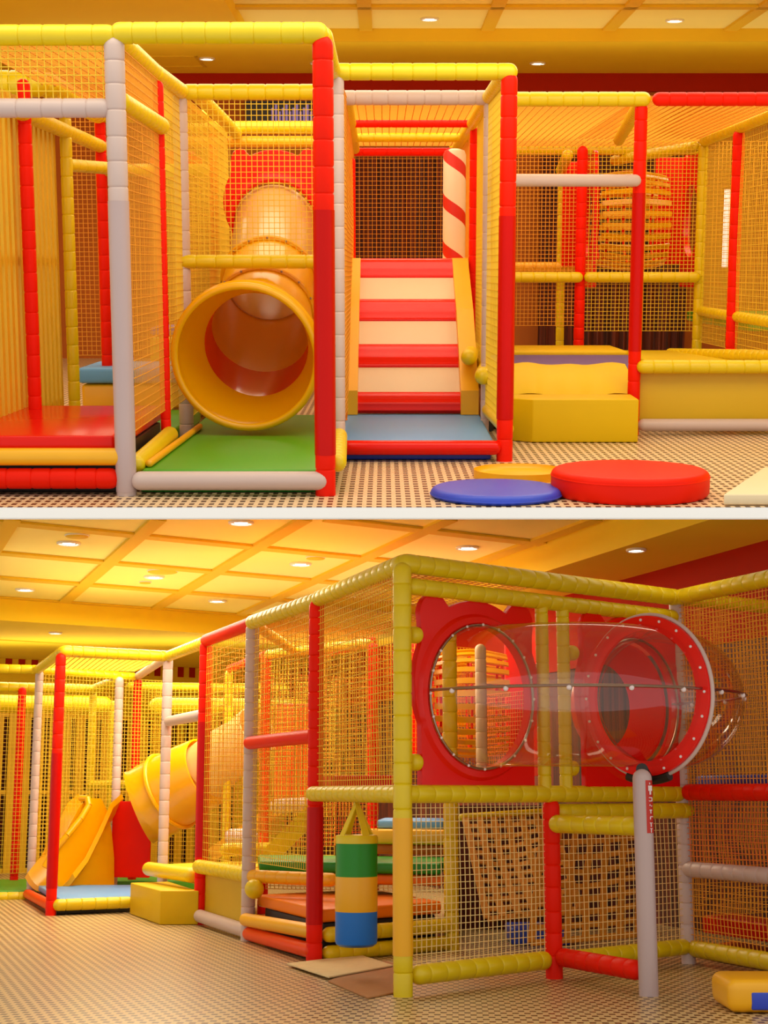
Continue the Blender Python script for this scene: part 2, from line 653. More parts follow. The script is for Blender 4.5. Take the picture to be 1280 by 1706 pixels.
for (x, y, z, lab) in ((-2.109, 18.5, ZS, 'small recessed downlight beside the ceiling hatch, above the slide bay'),
                       (-0.804, 18.9, ZS, 'small recessed downlight half hidden by the tallest red post'),
                       (1.871, 18.9, ZS, 'small recessed downlight in the lowered ceiling right of the striped stairs'),
                       (-2.196, 16.3, ZS, 'small recessed downlight in the orange ceiling above the left top beam'),
                       (0.483, 16.5, ZP, 'recessed downlight in the ceiling panel above the striped stairs'),
                       (3.094, 16.6, ZP, 'recessed downlight in the ceiling panel at the upper right')):
    downlight(x, y, z, lab, 'ceiling downlights of the upper room')

# bronze curtains hanging before the back wall
def curtain(x0, x1, z0, z1, y, label):
    bm = bmesh.new()
    n = int((x1 - x0) / .02)
    rows = []
    for j in range(2):
        rows.append([])
        for side in (0, 1):
            rows[j].append([bm.verts.new((x0 + (x1 - x0) * i / n, y + .03 * math.sin(i * 1.1) + .015 * math.sin(i * .37) + side * .012, (z0, z1)[j])) for i in range(n + 1)])
    for side in (0, 1):
        for i in range(n):
            q = (rows[0][side][i], rows[0][side][i + 1], rows[1][side][i + 1], rows[1][side][i])
            bm.faces.new(q if side == 0 else q[::-1])
    for i in range(n):
        bm.faces.new((rows[1][0][i], rows[1][0][i + 1], rows[1][1][i + 1], rows[1][1][i]))
    return obj('curtain', bm, CURT, label=label, cat='curtain')


curtain(-.75, 1.15, FU + .9, 1.404, 19.7, 'dark bronze pleated curtain behind the top of the striped stairs')
curtain(2.0, 3.9, FU + .02, 1.598, 19.6, 'dark bronze pleated curtain behind the barrel net bridge')
# opening to the mall high on the back wall
struct('window_1', box((-1.789, 19.86, 1.836), (-0.91, 19.99, 2.121)), BLACK)
bm = bmesh.new()
for i in range(12):
    x = -1.446 + i * .045
    box((x, 19.83, 1.859), (x + .028, 19.86, 2.031 + .05 * math.sin(i * 2.1)), bm=bm)
GLOW = mat('lit_shop_sign', lin(120, 100, 150), .5, emit=(lin(150, 120, 180), .5))
obj('shop_sign', bm, GLOW, label='lit violet sign strips seen through the high net above the slide', cat='sign', smooth=False)

# --- climbing bay at the far left
A1 = (-1.357, 7.82)
A2 = (-0.308, 7.82)
B0 = (-1.348, 9.24)
C0 = (-1.358, 10.28)
B1 = (-0.277, 9.24)
B2 = (0.747, 9.24)
XL = -2.19
f = empty('climbing_bay', 'yellow and white padded frame bay with glossy red floor at far left above', 'play frame', (-1.9, 8.6, FU))
beam(f, (-2.45, A1[1], TU), (A1[0] + .02, A1[1], TU), YEL, .052, name='beam')
beam(f, (-2.45, A1[1], 0.8), (A1[0] - .02, A1[1], 0.8), WHI, .048, name='rail', label='white padded rail')
beam(f, (-2.45, A1[1], -0.976), (A1[0] - .0, A1[1], -0.976), ORY, .046, seam=0, name='rail', label='amber padded rail')
beam(f, (-2.45, A1[1], -1.091), (A1[0] - .03, A1[1], -1.091), RED, .055, name='rail', label='red padded rail')
post(f, -2.45, 7.82, FU, TU, YEL)
post(f, XL, 9.4, FU, TU - .02, RED, .042, label='red padded post')
post(f, XL, 10.6, FU, TU - .02, YEL, .042)
post(f, XL, 11.9, FU, TU - .02, RED, .042, label='red padded post')
beam(f, (XL, 10.0, TU + .02), (XL, 11.9, TU + .02), YEL, .08)
beam(f, (-3.3, 10.0, TU + .02), (XL + .03, 10.0, TU + .02), YEL, .085)
beam(f, (XL, 9.2, .93), (XL, 12.3, .93), YEL, .05, name='rail')
beam(f, (XL, 10.6, 0.703), (XL + .4, 12.0, 0.743), YEL, .045, name='rail')
beam(f, (XL, 11.9, TU - .0), (-1.35, 11.9, TU), YEL, .05)
beam(f, (XL, 11.9, .75), (-1.35, 11.9, .75), YEL, .05, name='rail')
slat_wall(f, (XL - .08, 7.9), (XL - .08, 10.55), FU + .22, 1.05, LATT, .13, .062)
net(f, (-2.4, A1[1], 0.844), (1.02, 0, 0), (0, 0, TU - 0.844), NETY)
net(f, (XL, 7.9, TU + .01), (.82, 0, 0), (0, 4.0, 0), NETO, .06, .006, name='roof_net', label='amber cord net stretched over the top')
netw(f, (-2.5, 11.95), (-1.36, 11.95), FU + .5, TU, NETO)
netw(f, (A1[0] + .02, A1[1] + .05), (B0[0], B0[1]), FU + .32, TU - .05, NETO, .046, .004)
netw(f, (B0[0], B0[1]), (C0[0], C0[1]), FU + .3, TU - .05, NETY, .046, .004)
# mats inside
zz = -0.869
obj('floor_mat', box((-2.42, 7.86, zz - .09), (-1.42, 9.62, zz + .0), .02), STR, label='glossy red floor mat behind the white post at far left', cat='mat')
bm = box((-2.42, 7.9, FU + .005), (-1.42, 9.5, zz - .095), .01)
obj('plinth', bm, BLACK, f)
obj('floor_mat', box((-2.16, 9.75, FU + .005), (-1.42, 11.6, FU + .1), .02), GRN, label='green floor mat deep inside the far left bay', cat='mat')
obj('edge_roll', pad((-2.12, 9.68, FU + .1), (-1.98, 11.7, FU + .1), .045, 0), ORR, label='orange edge roll beside the deep green mat at far left', cat='foam roll')
obj('foam_step', box((-2.36, 11.7, FU + .1), (-1.3, 12.4, -0.891), .03), ORY, label='amber foam step under the blue mat in the far left bay', cat='foam block')
obj('foam_step', box((-2.38, 11.66, -0.886 + .004), (-1.2, 12.5, -0.76), .03), BLU, label='blue mat lying on the amber foam step at far left', cat='mat')
obj('foam_step', box((-1.95, 12.55, FU + .1), (-1.25, 13.2, -0.559), .03), YEL, label='yellow foam block behind the blue mat in the far left bay', cat='foam block')
obj('foam_step', box((-1.95, 12.6, -0.559 + .005), (-1.25, 13.2, -0.484), .02), BLD, label='violet-blue mat on the rear yellow block at far left', cat='mat')
bm = bmesh.new()
lathe(bm, (XL + .36, 12.0, 0.796), (XL + .78, 12.0, 0.796), [(0, .01), (.01, .05), (.08, .10), (.2, .12), (.34, .10), (.41, .05), (.42, .01)], 16)
obj('hanging_float', bm, RED, label='red hanging foam float high in the far left bay', cat='foam toy')

# --- slide bay
f = empty('slide_bay', 'padded frame bay around the yellow tube slide with green floor', 'play frame', (-.83, 9.0, FU))
post(f, A1[0], A1[1], FU, TU + .0, WHI, .052, sleeve=(FU + .02, 0.339), sm=WHG, seam=.12, label='white padded post with smooth lower sleeve')
post(f, A2[0], A2[1], FU, TU + .0, RED, .053, sleeve=(-0.964, 0.294), sm=REDG, label='red padded post with darker glossy sleeve')
post(f, B0[0], B0[1], FU, TU - .05, RED, .032, label='slim red padded post')
post(f, C0[0], C0[1], FU, TU, WHI, .05, label='white padded post')
beam(f, (A1[0] - .02, A1[1], TU + .01), (A2[0] + .03, A2[1], TU + .01), YEL, .054)
beam(f, (A1[0], A1[1], TU), (B0[0] - .02, B0[1], TU), YEL, .05)
beam(f, (B0[0] - .02, B0[1], TU), (C0[0] + .02, C0[1], TU), YEL, .05)
beam(f, (A1[0], A1[1] + .1, 0.848), (B0[0] + .02, B0[1] + .02, 0.837), YEL, .05, name='rail')
beam(f, (C0[0] - .0, C0[1], TU), (-.33, C0[1], TU), YEL, .052)
beam(f, (C0[0] - .03, C0[1] - .02, 0.044), (-.28, C0[1] - .02, 0.044), YEL, .047, name='rail')
beam(f, (A1[0] + .03, A1[1] - .02, -1.101), (A2[0] + .02, A2[1] - .02, -1.101), WHI, .05, seam=0, name='rail', label='white padded floor rail')
beam(f, (A1[0] + .03, A1[1] + .1, FU + .14), (B0[0] + .03, B0[1], FU + .17), YEL, .052, name='rail', seam=0)
beam(f, (A2[0], A2[1], TU), (B1[0] - .03, B1[1], TU), YEL, .05)
beam(f, (A2[0] + .06, A2[1] + .05, FU + .16), (B1[0], B1[1], FU + .16), YEL, .05, name='rail')
netw(f, (C0[0], C0[1]), (-.3, C0[1]), 0.044, TU - .04, NETY, .036)
netw(f, (C0[0], C0[1]), (C0[0], 13.4), FU + .15, TU, NETY, .05, .004)
post(f, -1.494, 13.4, FU, TU, RED, .045, label='red padded post')
beam(f, (-1.8, 13.4, 1.204), (-.45, 13.4, 1.204), YEL, .055)
beam(f, (-1.8, 13.4, 1.087), (-.45, 13.4, 1.087), ORY, .05, name='rail')
net(f, (-1.8, 13.4, FU + .1), (1.3, 0, 0), (0, 0, 2.0), NETY, .045, .007)
beam(f, (C0[0] + .1, C0[1], TU), (-1.277, 13.4, TU), YEL, .05)
zg = -1.052
obj('floor_mat', box((A1[0] + .07, 7.88, zg - .06), (-.3, 10.9, zg), .02), GRN, label='green floor mat under the tube slide mouth', cat='mat')
obj('plinth', box((A1[0] + .06, 7.9, FU + .004), (-.36, 10.9, zg - .064), .01), GRD, f)
obj('edge_trim', pad((A1[0] + .1, 7.95, zg + .02), (B0[0] + .13, 9.9, zg + .02), .02, 0), ORY, label='thin amber edging strip along the left side of the green slide mat', cat='edge strip')

# --- tube slide
s = empty('tube_slide', 'yellow plastic tube slide with flared mouth on the green mat', 'slide', (-.85, 9.6, zg))
P = [(-0.867, 9.42, -0.552), (-0.859, 9.46, -0.54), (-0.851, 9.54, -0.529), (-0.84, 9.68, -0.506), (-0.834, 9.84, -0.495), (-0.838, 9.98, -0.482), (-0.835, 10.2, -0.42), (-0.837, 10.5, -0.325), (-0.835, 10.75, -0.21), (-0.831, 11.0, -0.09), (-0.837, 11.35, 0.066), (-0.851, 11.75, 0.215), (-0.87, 12.1, 0.352)]
nb = (-.06, -1, -.1)
nn = [(.1, 1, .18)] * 5
R_ = [.455, .478, .468, .425, .365, .352, .345, .335, .325, .322, .318, .315, .315]
bm = sweep(P[0:5], R_[0:5], .022, 56, normals=nn)
torus(Vector(P[0]) + Vector((0, -.005, 0)), nn[0], .452, .024, 56, 10, bm)
obj('mouth', bm, SLD, s, label='flared round slide mouth')
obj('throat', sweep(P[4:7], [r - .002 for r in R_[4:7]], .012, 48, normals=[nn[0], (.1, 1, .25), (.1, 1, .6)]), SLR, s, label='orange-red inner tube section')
bm = sweep(P[6:10], [r + .006 for r in R_[6:10]], .012, 48, normals=[(.1, 1, .6), None, None, None])
torus(P[9], Vector(P[10]) - Vector(P[8]), .335, .022, 48, 8, bm)
torus(P[7], Vector(P[8]) - Vector(P[6]), .35, .02, 48, 8, bm)
obj('elbow', bm, SLD, s, label='yellow elbow section with flanged collars')
bm = sweep(P[9:13], R_[9:13], .015, 48)
obj('upper_tube', bm, SLB, s, label='cream translucent upper tube section')
for q, ax, rr in ((P[9], Vector(P[10]) - Vector(P[8]), .345), (P[7], Vector(P[8]) - Vector(P[6]), .36)):
    d, a, b = frame_axis(ax)
    for k in range(16):
        obj('bolt', ball(bmesh.new(), Vector(q) - d * .022 + (a * math.cos(k * PI / 8) + b * math.sin(k * PI / 8)) * rr, .009, 6), STEEL, s)


def hole_panel_outline(a, hw, zb, zt, ears):
    """distance from the hole's centre to the outline of a moulded panel along angle a"""
    ca, sa = math.cos(a), math.sin(a)
    best = 1e9
    if ca > 1e-6: best = min(best, hw / ca)
    if ca < -1e-6: best = min(best, -hw / ca)
    if sa > 1e-6: best = min(best, zt / sa)
    if sa < -1e-6: best = min(best, zb / sa)
    for (cx, cz, r) in ears:
        b = ca * cx + sa * cz
        disc = b * b - (cx * cx + cz * cz - r * r)
        if disc > 0:
            best = max(best, b + math.sqrt(disc))
    return best


def hole_panel(c, t, rh, hw, zb, zt, ears, th=.06, n=144):
    """moulded panel with a round hole; c = hole centre, t = unit direction along the wall"""
    bm = bmesh.new()
    c = Vector(c)
    t = Vector((t[0], t[1], 0)).normalized()
    nn = Vector((t.y, -t.x, 0))
    up = Vector((0, 0, 1))
    prof = []
    for i in range(n):
        a = 2 * PI * i / n
        ro = hole_panel_outline(a, hw, zb, zt, ears)
        d = t * math.cos(a) + up * math.sin(a)
        rl = min(rh + .055, ro - .01)
        ring = [(rh, -.02), (rh, .035), (rh + .02, .05), (rl, .045), (min(rl + .02, ro - .006), .02), (ro - .005, .02), (ro, .008), (ro, -.02)]
        prof.append([bm.verts.new(c + d * r + nn * (o)) for r, o in ring])
    m = len(prof[0])
    for i in range(n):
        for j in range(m):
            bm.faces.new((prof[i][j], prof[(i + 1) % n][j], prof[(i + 1) % n][(j + 1) % m], prof[i][(j + 1) % m]))
    bmesh.ops.recalc_face_normals(bm, faces=bm.faces[:])
    return bm


c = (-0.855, 11.95, 0.348)
bm = hole_panel((c[0], c[1], c[2]), (1, 0), .315, .335, -.36, .50, [(-.26, .50, .07), (0, .16, .40), (.26, .50, .07)])
obj('entry_panel', bm, REDP, s, label='red moulded entry panel at the top of the slide')

# --- stair bay
C2 = (0.715, 10.62)
C1 = (-0.259, 10.62)
D2 = (0.742, 12.6)
f = empty('stair_bay', 'tall padded frame corridor around the red and cream striped stairs', 'play frame', (.2, 10.5, FU))
post(f, B1[0], B1[1], FU, TU, WHI, .038, label='white padded post')
post(f, B2[0], B2[1], FU, TU, RED, .05, sleeve=(-0.918, 0.312), sm=REDG, label='red padded post with darker glossy sleeve')
post(f, C2[0], C2[1], FU, TU, WHI, .03, label='white padded post')
post(f, C1[0] - .02, C1[1], FU, TU, ORA, .02, label='slim orange post')
post(f, D2[0], D2[1], FU + .5, TU - .02, RED, .04, label='red padded post')
post(f, -0.279, 13.4, -.2, .95, RED, .03, label='slim red post')
beam(f, (B1[0] - .04, B1[1], TU + .0), (B2[0] + .05, B2[1], TU + .0), YEL, .05)
beam(f, (C1[0] - .06, C1[1], TU), (C2[0] + .03, C2[1], TU), WHI, .05, label='white padded beam')
beam(f, (B1[0] - .01, B1[1], TU), (C1[0] - .05, C1[1], TU), YEL, .04)
beam(f, (B2[0] - .02, B2[1], TU), (C2[0], C2[1], TU), YEL, .045)
beam(f, (C2[0], C2[1], TU), (0.711, 15.2, TU), YEL, .045)
beam(f, (C1[0], C1[1], TU), (-0.284, 15.2, TU), YEL, .045)
beam(f, (-0.282, 12.5, TU), (D2[0], 12.5, TU), RED, .03, label='red padded beam')
beam(f, (-.45, 13.8, TU), (.9, 13.8, TU), YEL, .04)
beam(f, (-0.326, 15.2, TU - .02), (0.741, 15.2, TU - .02), RED, .04, label='red padded beam')
beam(f, (B1[0] - .02, B1[1] - .03, -1.093), (B2[0] - .02, B2[1] - .03, -1.093), STR, .045, seam=0, name='rail', label='glossy red floor rail')
beam(f, (B2[0] + .02, B2[1] + .05, FU + .19), (C2[0] + .02, C2[1] + .1, FU + .19), YEL, .045, name='rail', seam=0)
beam(f, (C2[0] - .03, C2[1] - .2, -0.742), (C2[0] + .1, C2[1] + 1.2, -0.742), YEL, .06, name='rail', seam=0)
beam(f, (C2[0] - .1, C2[1] + .3, -0.639), (C2[0] + .0, C2[1] + 1.5, -0.639), YEL, .06, name='rail', seam=0)
netw(f, B2, C2, FU + .2, TU, NETY, .046, .004)
netw(f, C2, (D2[0] + .02, D2[1]), FU + .3, TU, NETY, .034)
netw(f, (D2[0], D2[1]), (0.763, 15.2), -.05, TU, NETO, .034)
netw(f, B1, C1, FU + .2, TU, NETO, .034)
netw(f, C1, (-0.298, 15.2), FU + .3, TU, NETO, .034)
net(f, (-0.329, 15.2, -.05), (1.15, 0, 0), (0, 0, TU + .05), NETO, .042, .004, label='pale cord net closing the back of the corridor')
net(f, (C1[0], C1[1], TU + .03), (C2[0] - C1[0], 0, 0), (0, 4.5, 0), NETO, .06, .006, name='roof_net', label='amber cord net stretched over the top')
zb = -1.063
bm = prism([(B1[0] + .02, 9.26), (B2[0] - .06, 9.26), (0.706, 11.1), (-0.291, 11.1)], zb - .07, zb, .015)
obj('floor_mat', bm, BLU, label='light blue floor mat at the foot of the striped stairs', cat='mat')
bm = prism([(B1[0] + .02, 9.28), (B2[0] - .08, 9.28), (B2[0] - .1, 11.0), (B1[0] + .02, 11.0)], FU + .004, zb - .075, .01)
obj('plinth', bm, BLD, f)
# stairs
s = empty('soft_stairs', 'padded stairs of alternating glossy red and cream steps', 'stairs', (.15, 11.4, FU))
y0, y1 = 11.05, 12.75
zs0, zs1 = zb, 0.069
edges = [685, 657, 612, 577, 535, 502, 463, 433]
H = [-1.045, -0.922, -0.74, -0.59, -0.409, -0.259, -0.077, 0.064]
YY = [11.05, 11.12, 11.38, 11.55, 11.85, 12.05, 12.4, 12.6]
xl, xr = -0.193, 0.564
for i in range(7):
    a, b = H[i], H[i + 1]
    if i % 2 == 0:      # bulging red step
        bm = bmesh.new()
        pr = []
        for k in range(13):
            t = k / 12
            pr.append((YY[i] + (YY[i + 1] - YY[i]) * t - .045 * math.sin(PI * t) ** .6 - .008 * math.sin(3 * PI * t) ** 2, a - .012 + (b - a + .03) * t))
        pr += [(YY[i + 1] + .12, b), (YY[i] + .12, a)]
        m_ = STR
        nm = 'step'
        lb = 'glossy red rounded step'
    else:
        bm = bmesh.new()
        pr = [(YY[i] + .02, a), (YY[i + 1] - .01, b), (YY[i + 1] + .12, b), (YY[i] + .14, a)]
        m_ = STW
        nm = 'riser'
        lb = 'cream inclined riser pad'
    va = [bm.verts.new((xl, y, z)) for y, z in pr]
    vb = [bm.verts.new((xr, y, z)) for y, z in pr]
    k = len(pr)
    for j in range(k):
        bm.faces.new((va[j], va[(j + 1) % k], vb[(j + 1) % k], vb[j]))
    bm.faces.new(va[::-1]); bm.faces.new(vb)
    bmesh.ops.recalc_face_normals(bm, faces=bm.faces[:])
    obj(nm, bm, m_, s, label=lb)
for xa, xb in ((xl - .12, xl), (xr, xr + .13)):
    bm = bmesh.new()
    pr = [(10.98, zb + .003), (10.98, zb + .18), (11.75, -.32), (11.8, -.30), (12.6, H[7] + .02), (12.9, H[7] + .02), (12.9, H[7] - .4), (11.6, zb + .003)]
    va = [bm.verts.new((xa, y, z)) for y, z in pr]
    vb = [bm.verts.new((xb, y, z)) for y, z in pr]
    k = len(pr)
    for j in range(k):
        bm.faces.new((va[j], va[(j + 1) % k], vb[(j + 1) % k], vb[j]))
    bm.faces.new(va[::-1]); bm.faces.new(vb)
    bmesh.ops.recalc_face_normals(bm, faces=bm.faces[:])
    obj('stringer', bm, ORY, s, label='yellow padded side board')
obj('deck', box((-.5, 12.78, H[7] - .12), (1.0, 15.2, H[7] - .02), .01), ORY, label='yellow padded deck at the top of the striped stairs', cat='deck')
bm = bmesh.new()
cx, cz0, cz1 = 0.606, H[7] - .015, 1.011
hh = cz1 - cz0
lathe(bm, (cx, 13.2, cz0), (cx, 13.2, cz1), [(0, .08), (.01, .098), (hh - .05, .098), (hh - .015, .085), (hh, .04)], 28)
obj('striped_column', bm, CANDY, label='cream padded column with red diagonal stripes at the top of the stairs', cat='column')

# --- trampoline bay
R1 = (1.788, 10.74)
E1 = (1.833, 14.2)
E2 = (2.946, 14.2)
G2 = (2.929, 12.8)
f = empty('trampoline_bay', 'yellow padded frame bay around the purple trampoline right of the stairs', 'play frame', (1.3, 12.4, FU))
post(f, R1[0], R1[1], FU, TU - .02, RED, .045, sleeve=(-0.583, 0.519), sm=REDG, label='red padded post with darker glossy sleeve')
post(f, E1[0], E1[1], FU, TU - .04, RED, .05, label='red padded post')
post(f, 1.922, 16.5, FU, TU - .2, YEL, .045)
beam(f, (B2[0] + .02, R1[1] - .03, TU), (R1[0] + .06, R1[1] - .03, TU), YEL, .05)
beam(f, (B2[0] - .0, R1[1] - .4, 0.586), (R1[0] + .0, R1[1] - .05, 0.603), WHI, .042, seam=0, name='rail', label='white padded rail')
beam(f, (B2[0] + .06, E1[1] - .06, -0.083), (E1[0] + .02, E1[1] - .06, -0.083), YEL, .05, name='rail')
beam(f, (E1[0] + .03, E1[1] - .06, -0.083), (E2[0], E1[1] - .06, -0.083), YEL, .05, name='rail')
beam(f, (B2[0] + .2, 16.5, 0.006), (2.1, 16.5, 0.006), ORY, .06, name='rail')
beam(f, (.7, 15.2, TU), (3.2, 15.2, TU), YEL, .055)
beam(f, (.7, 16.5, 1.283), (3.3, 16.5, 1.283), YEL, .055)
beam(f, (E1[0] - .1, E1[1] + .3, TU - .1), (1.899, 16.5, TU - .12), YEL, .055)
netw(f, (B2[0] + .05, E1[1]), E1, FU + .65, TU, NETO, .036)
netw(f, E1, E2, FU + .6, TU, NETY, .036)
net(f, (B2[0], R1[1], TU + .02), (2.2, 0, 0), (0, 5.4, 0), NETO, .06, .006, name='roof_net', label='amber cord net stretched over the top')
t = empty('trampoline', 'low trampoline with purple bed and yellow padded surround', 'trampoline', (1.25, 12.0, FU))
zt = -0.73
bm = prism([(.8, 11.2), (1.95, 11.2), (2.1, 13.0), (.8, 13.0)], zt - .02, zt - .005, .004)
obj('bed', bm, PUR, t, label='purple jumping bed')
bm = bmesh.new()
n = 24
rows = []
for j, (yy, zz_) in enumerate(((11.36, zt + .01), (11.25, zt + .025), (11.05, zt - .02), (10.9, zt - .10), (10.82, zt - .17), (10.9, zt - .2), (11.3, zt - .05))):
    rows.append([bm.verts.new((.72 + 1.08 * i / n, yy + .012 * math.sin(i * 1.7 + j), zz_ + (.006 * math.sin(i * .9 + 1) - .006 * math.cos(i * .43)) * (j < 5))) for i in range(n + 1)])
for j in range(len(rows)):
    for i in range(n):
        r2 = rows[(j + 1) % len(rows)]
        bm.faces.new((rows[j][i], rows[j][i + 1], r2[i + 1], r2[i]))
bmesh.ops.recalc_face_normals(bm, faces=bm.faces[:])
obj('front_pad', bm, PADY, t, label='sagging yellow front pad')
obj('back_pad', box((.74, 12.95, zt - .04), (2.1, 13.9, zt + .03), .025), PADY, t, label='yellow back pad')
obj('side_pad', prism([(.72, 11.1), (.86, 11.1), (.82, 13.1), (.72, 13.1)], zt - .05, zt + .03, .02), PADY, t, label='yellow side pad')
obj('skirt', box((.76, 11.1, FU + .02), (1.76, 13.85, zt - .21), .01), ORY, t, label='amber side skirt')
bm = bmesh.new()
for px in (.78, 1.72):
    for py in (10.98, 13.8):
        lathe(bm, (px, py, FU + .002), (px, py, zt - .1), [(0, .025), (zt - .1 - FU, .025)], 12)
obj('leg_frame', bm, BLACK, t)
# yellow box step
zx = -0.883
bm = prism([(1.017, 10.22), (1.739, 10.22), (1.754, 10.66), (0.898, 10.66), (0.863, 10.34)], FU + .003, zx, .008)
obj('step_box', bm, PADY, label='yellow padded box step on the mosaic floor before the trampoline', cat='box step')

# --- right platform bay
f = empty('platform_bay', 'padded platform frame with yellow tarp front at the far right of the upper room', 'play frame', (2.4, 12.0, FU))
R2X = 2.951
post(f, R2X, R1[1], FU, TU, RED, .045, label='red padded post')
post(f, E2[0], E2[1], FU, TU - .02, YEL, .046)
post(f, G2[0] + .02, G2[1], FU, TU - .02, RED, .05, label='red padded post')
beam(f, (R1[0] + .07, R1[1] - .03, TU + .0), (R2X + .1, R1[1] - .03, TU + .0), RED, .047, label='red padded beam')
beam(f, (R1[0] + .01, R1[1] - .04, -0.691), (R2X + .1, R1[1] - .04, -0.691), YEL, .048, name='rail')
beam(f, (R1[0] + .03, R1[1] - .02, -1.109), (R2X + .1, R1[1] - .02, -1.109), WHI, .045, seam=0, name='rail', label='white padded floor rail')
obj('tarp', box((R1[0] + .04, R1[1] + .03, -1.083), (R2X, R1[1] + .05, -0.709), .004), PANY, f, label='yellow tarp front')
beam(f, (R2X, R1[1], TU), (E2[0], E2[1], TU), YEL, .05)
beam(f, (R1[0], R1[1], TU - .01), (E1[0] + .3, 14.0, TU - .01), YEL, .05)
beam(f, (E1[0] + .45, 15.4, 1.062), (E2[0] - .05, E2[1], 1.112), YEL, .05, name='rail')
beam(f, (E2[0] + .02, E2[1], -0.395), (R2X + .05, R1[1], -0.395 - .02), YEL, .045, name='rail')
beam(f, (E2[0] - .3, E2[1] - .2, -0.782), (G2[0], 12.2, -0.697), YEL, .05, name='rail')
beam(f, (G2[0] - .03, G2[1] - .5, -0.697), (R2X + .1, 11.2, -0.662), YEL, .05, name='rail')
netw(f, (E2[0] + .02, E2[1]), (R2X + .03, R1[1]), FU + .5, TU, NETY, .05, .004)
netw(f, E2, (E2[0] + 1.2, E2[1]), FU + .5, TU, NETO, .036)
net(f, (R1[0], R1[1], TU + .02), (1.2, 0, 0), (0, 3.4, 0), NETO, .06, .006, name='roof_net', label='amber cord net stretched over the top')
obj('floor_mat', box((2.16, 10.85, -0.822), (R2X - .06, 13.9, -0.745), .02), YEL, label='yellow mat on the far right platform behind the tarp', cat='mat')
obj('floor_mat', box((R2X + .15, 12.9, -0.43 - .1), (R2X + 1.4, 15.5, -0.43), .02), GRN, label='green mat seen through the net at the far right edge', cat='mat')
bm = lathe(bmesh.new(), (3.586, 16.0, 0.012), (3.586, 16.0, 0.773), [(0, .03), (.8, .03)], 12)
obj('wall_lamp', bm, TUBEL, label='pale vertical tube lamp behind the far right net', cat='lamp')

# --- barrel net bridge with red end panels
b = empty('barrel_bridge', 'round crawl tunnel of yellow slats between two red moulded panels', 'crawl tunnel', (2.45, 15.2, -.3))
cz = 0.472
x0, x1 = 2.087, 3.086
rb = .43
bm = sweep([(x0, 15.4, cz), (x0 + .14, 15.4, cz)], [rb - .03, rb - .03], .02, 40)
obj('end_collar', bm, SLR, b, label='orange-red end collar')
bm = sweep([(x1 - .22, 15.4, cz), (x1, 15.4, cz)], [rb - .03, rb - .03], .02, 40)
obj('end_collar', bm, SLR, b, label='orange-red end collar')
xm0, xm1 = 2.139, 2.817
ns = 26
for k in range(ns):
    a = 2 * PI * k / ns
    bm = bmesh.new()
    for i in range(10):
        pass
    prv = None
    for i in range(9):
        s_ = i / 8
        rr = rb + .05 * math.sin(PI * s_)
        x = xm0 + (xm1 - xm0) * s_
        ring = []
        for da, dr in ((-.055, 0), (.055, 0), (.055, .018), (-.055, .018)):
            ring.append(bm.verts.new((x, 15.4 + (rr + dr) * math.sin(a + da), cz + (rr + dr) * math.cos(a + da))))
        if prv:
            for q in range(4):
                bm.faces.new((prv[q], prv[(q + 1) % 4], ring[(q + 1) % 4], ring[q]))
        else:
            bm.faces.new(ring[::-1])
        prv = ring
    bm.faces.new(prv)
    bmesh.ops.recalc_face_normals(bm, faces=bm.faces[:])
    obj('slat', bm, SLD, b)
bm = bmesh.new()
for x in (xm0 + .06, (xm0 + xm1) / 2, xm1 - .06):
    torus((x, 15.4, cz), (1, 0, 0), rb - .01, .014, 40, 6, bm)
obj('hoop', bm, RED, b)
for i, xx in enumerate((x0 - .02, x1 + .02)):
    bm = hole_panel((xx, 15.4, cz), (0, 1), .36, .5, -.66, .58, [(-.35, .55, .12), (0, .2, .5), (.35, .55, .12)])
    obj('end_panel', bm, REDP, b, label='red moulded panel holding the tunnel end')
obj('back_panel', box((1.894, 16.2, 0.013), (2.187, 16.26, 1.105), .02), RED, b, label='flat red panel')
obj('back_panel', box((2.873, 16.2, 0.044), (3.255, 16.26, 1.154), .02), RED, b, label='flat red panel')

# --- stools on the floor
def stool(cx, cy, r, z, m, label):
    h = z - FU
    pr = [(.003, r * .97), (.02, r), (h - .035, r)]
    for i in range(1, 7):
        a = i / 6 * PI / 2
        pr.append((h - .035 + .035 * math.sin(a), r - .035 + .035 * math.cos(a)))
    pr += [(h + .006, r * .5), (h + .008, .02)]
    t = empty('round_stool', label, 'stool', (cx, cy, FU), 'round padded stools on the mosaic floor')
    obj('cushion', lathe(bmesh.new(), (cx, cy, FU), (cx, cy, z), pr, 64), m, t)
    obj('piping', torus((cx, cy, z - .034), (0, 0, 1), r - .002, .005, 64, 6), m, t)
    return t


stool(1.3, 7.86, .415, -1.045, RED, 'large round red padded stool at the right front of the mosaic floor')
stool(0.588, 7.78, .345, -1.13, BLD, 'round blue padded stool beside the large red stool')
stool(0.773, 8.5, .26, -1.193, ORY, 'round amber padded stool mostly hidden behind the blue and red stools')
bm = prism([(1.707, 7.46), (3.0, 7.46), (3.0, 8.6), (2.169, 8.5)], FU + .003, FU + .06, .01)
obj('bench_corner', bm, CREAM, label='pale cream counter corner in the lower right of the upper room', cat='counter')

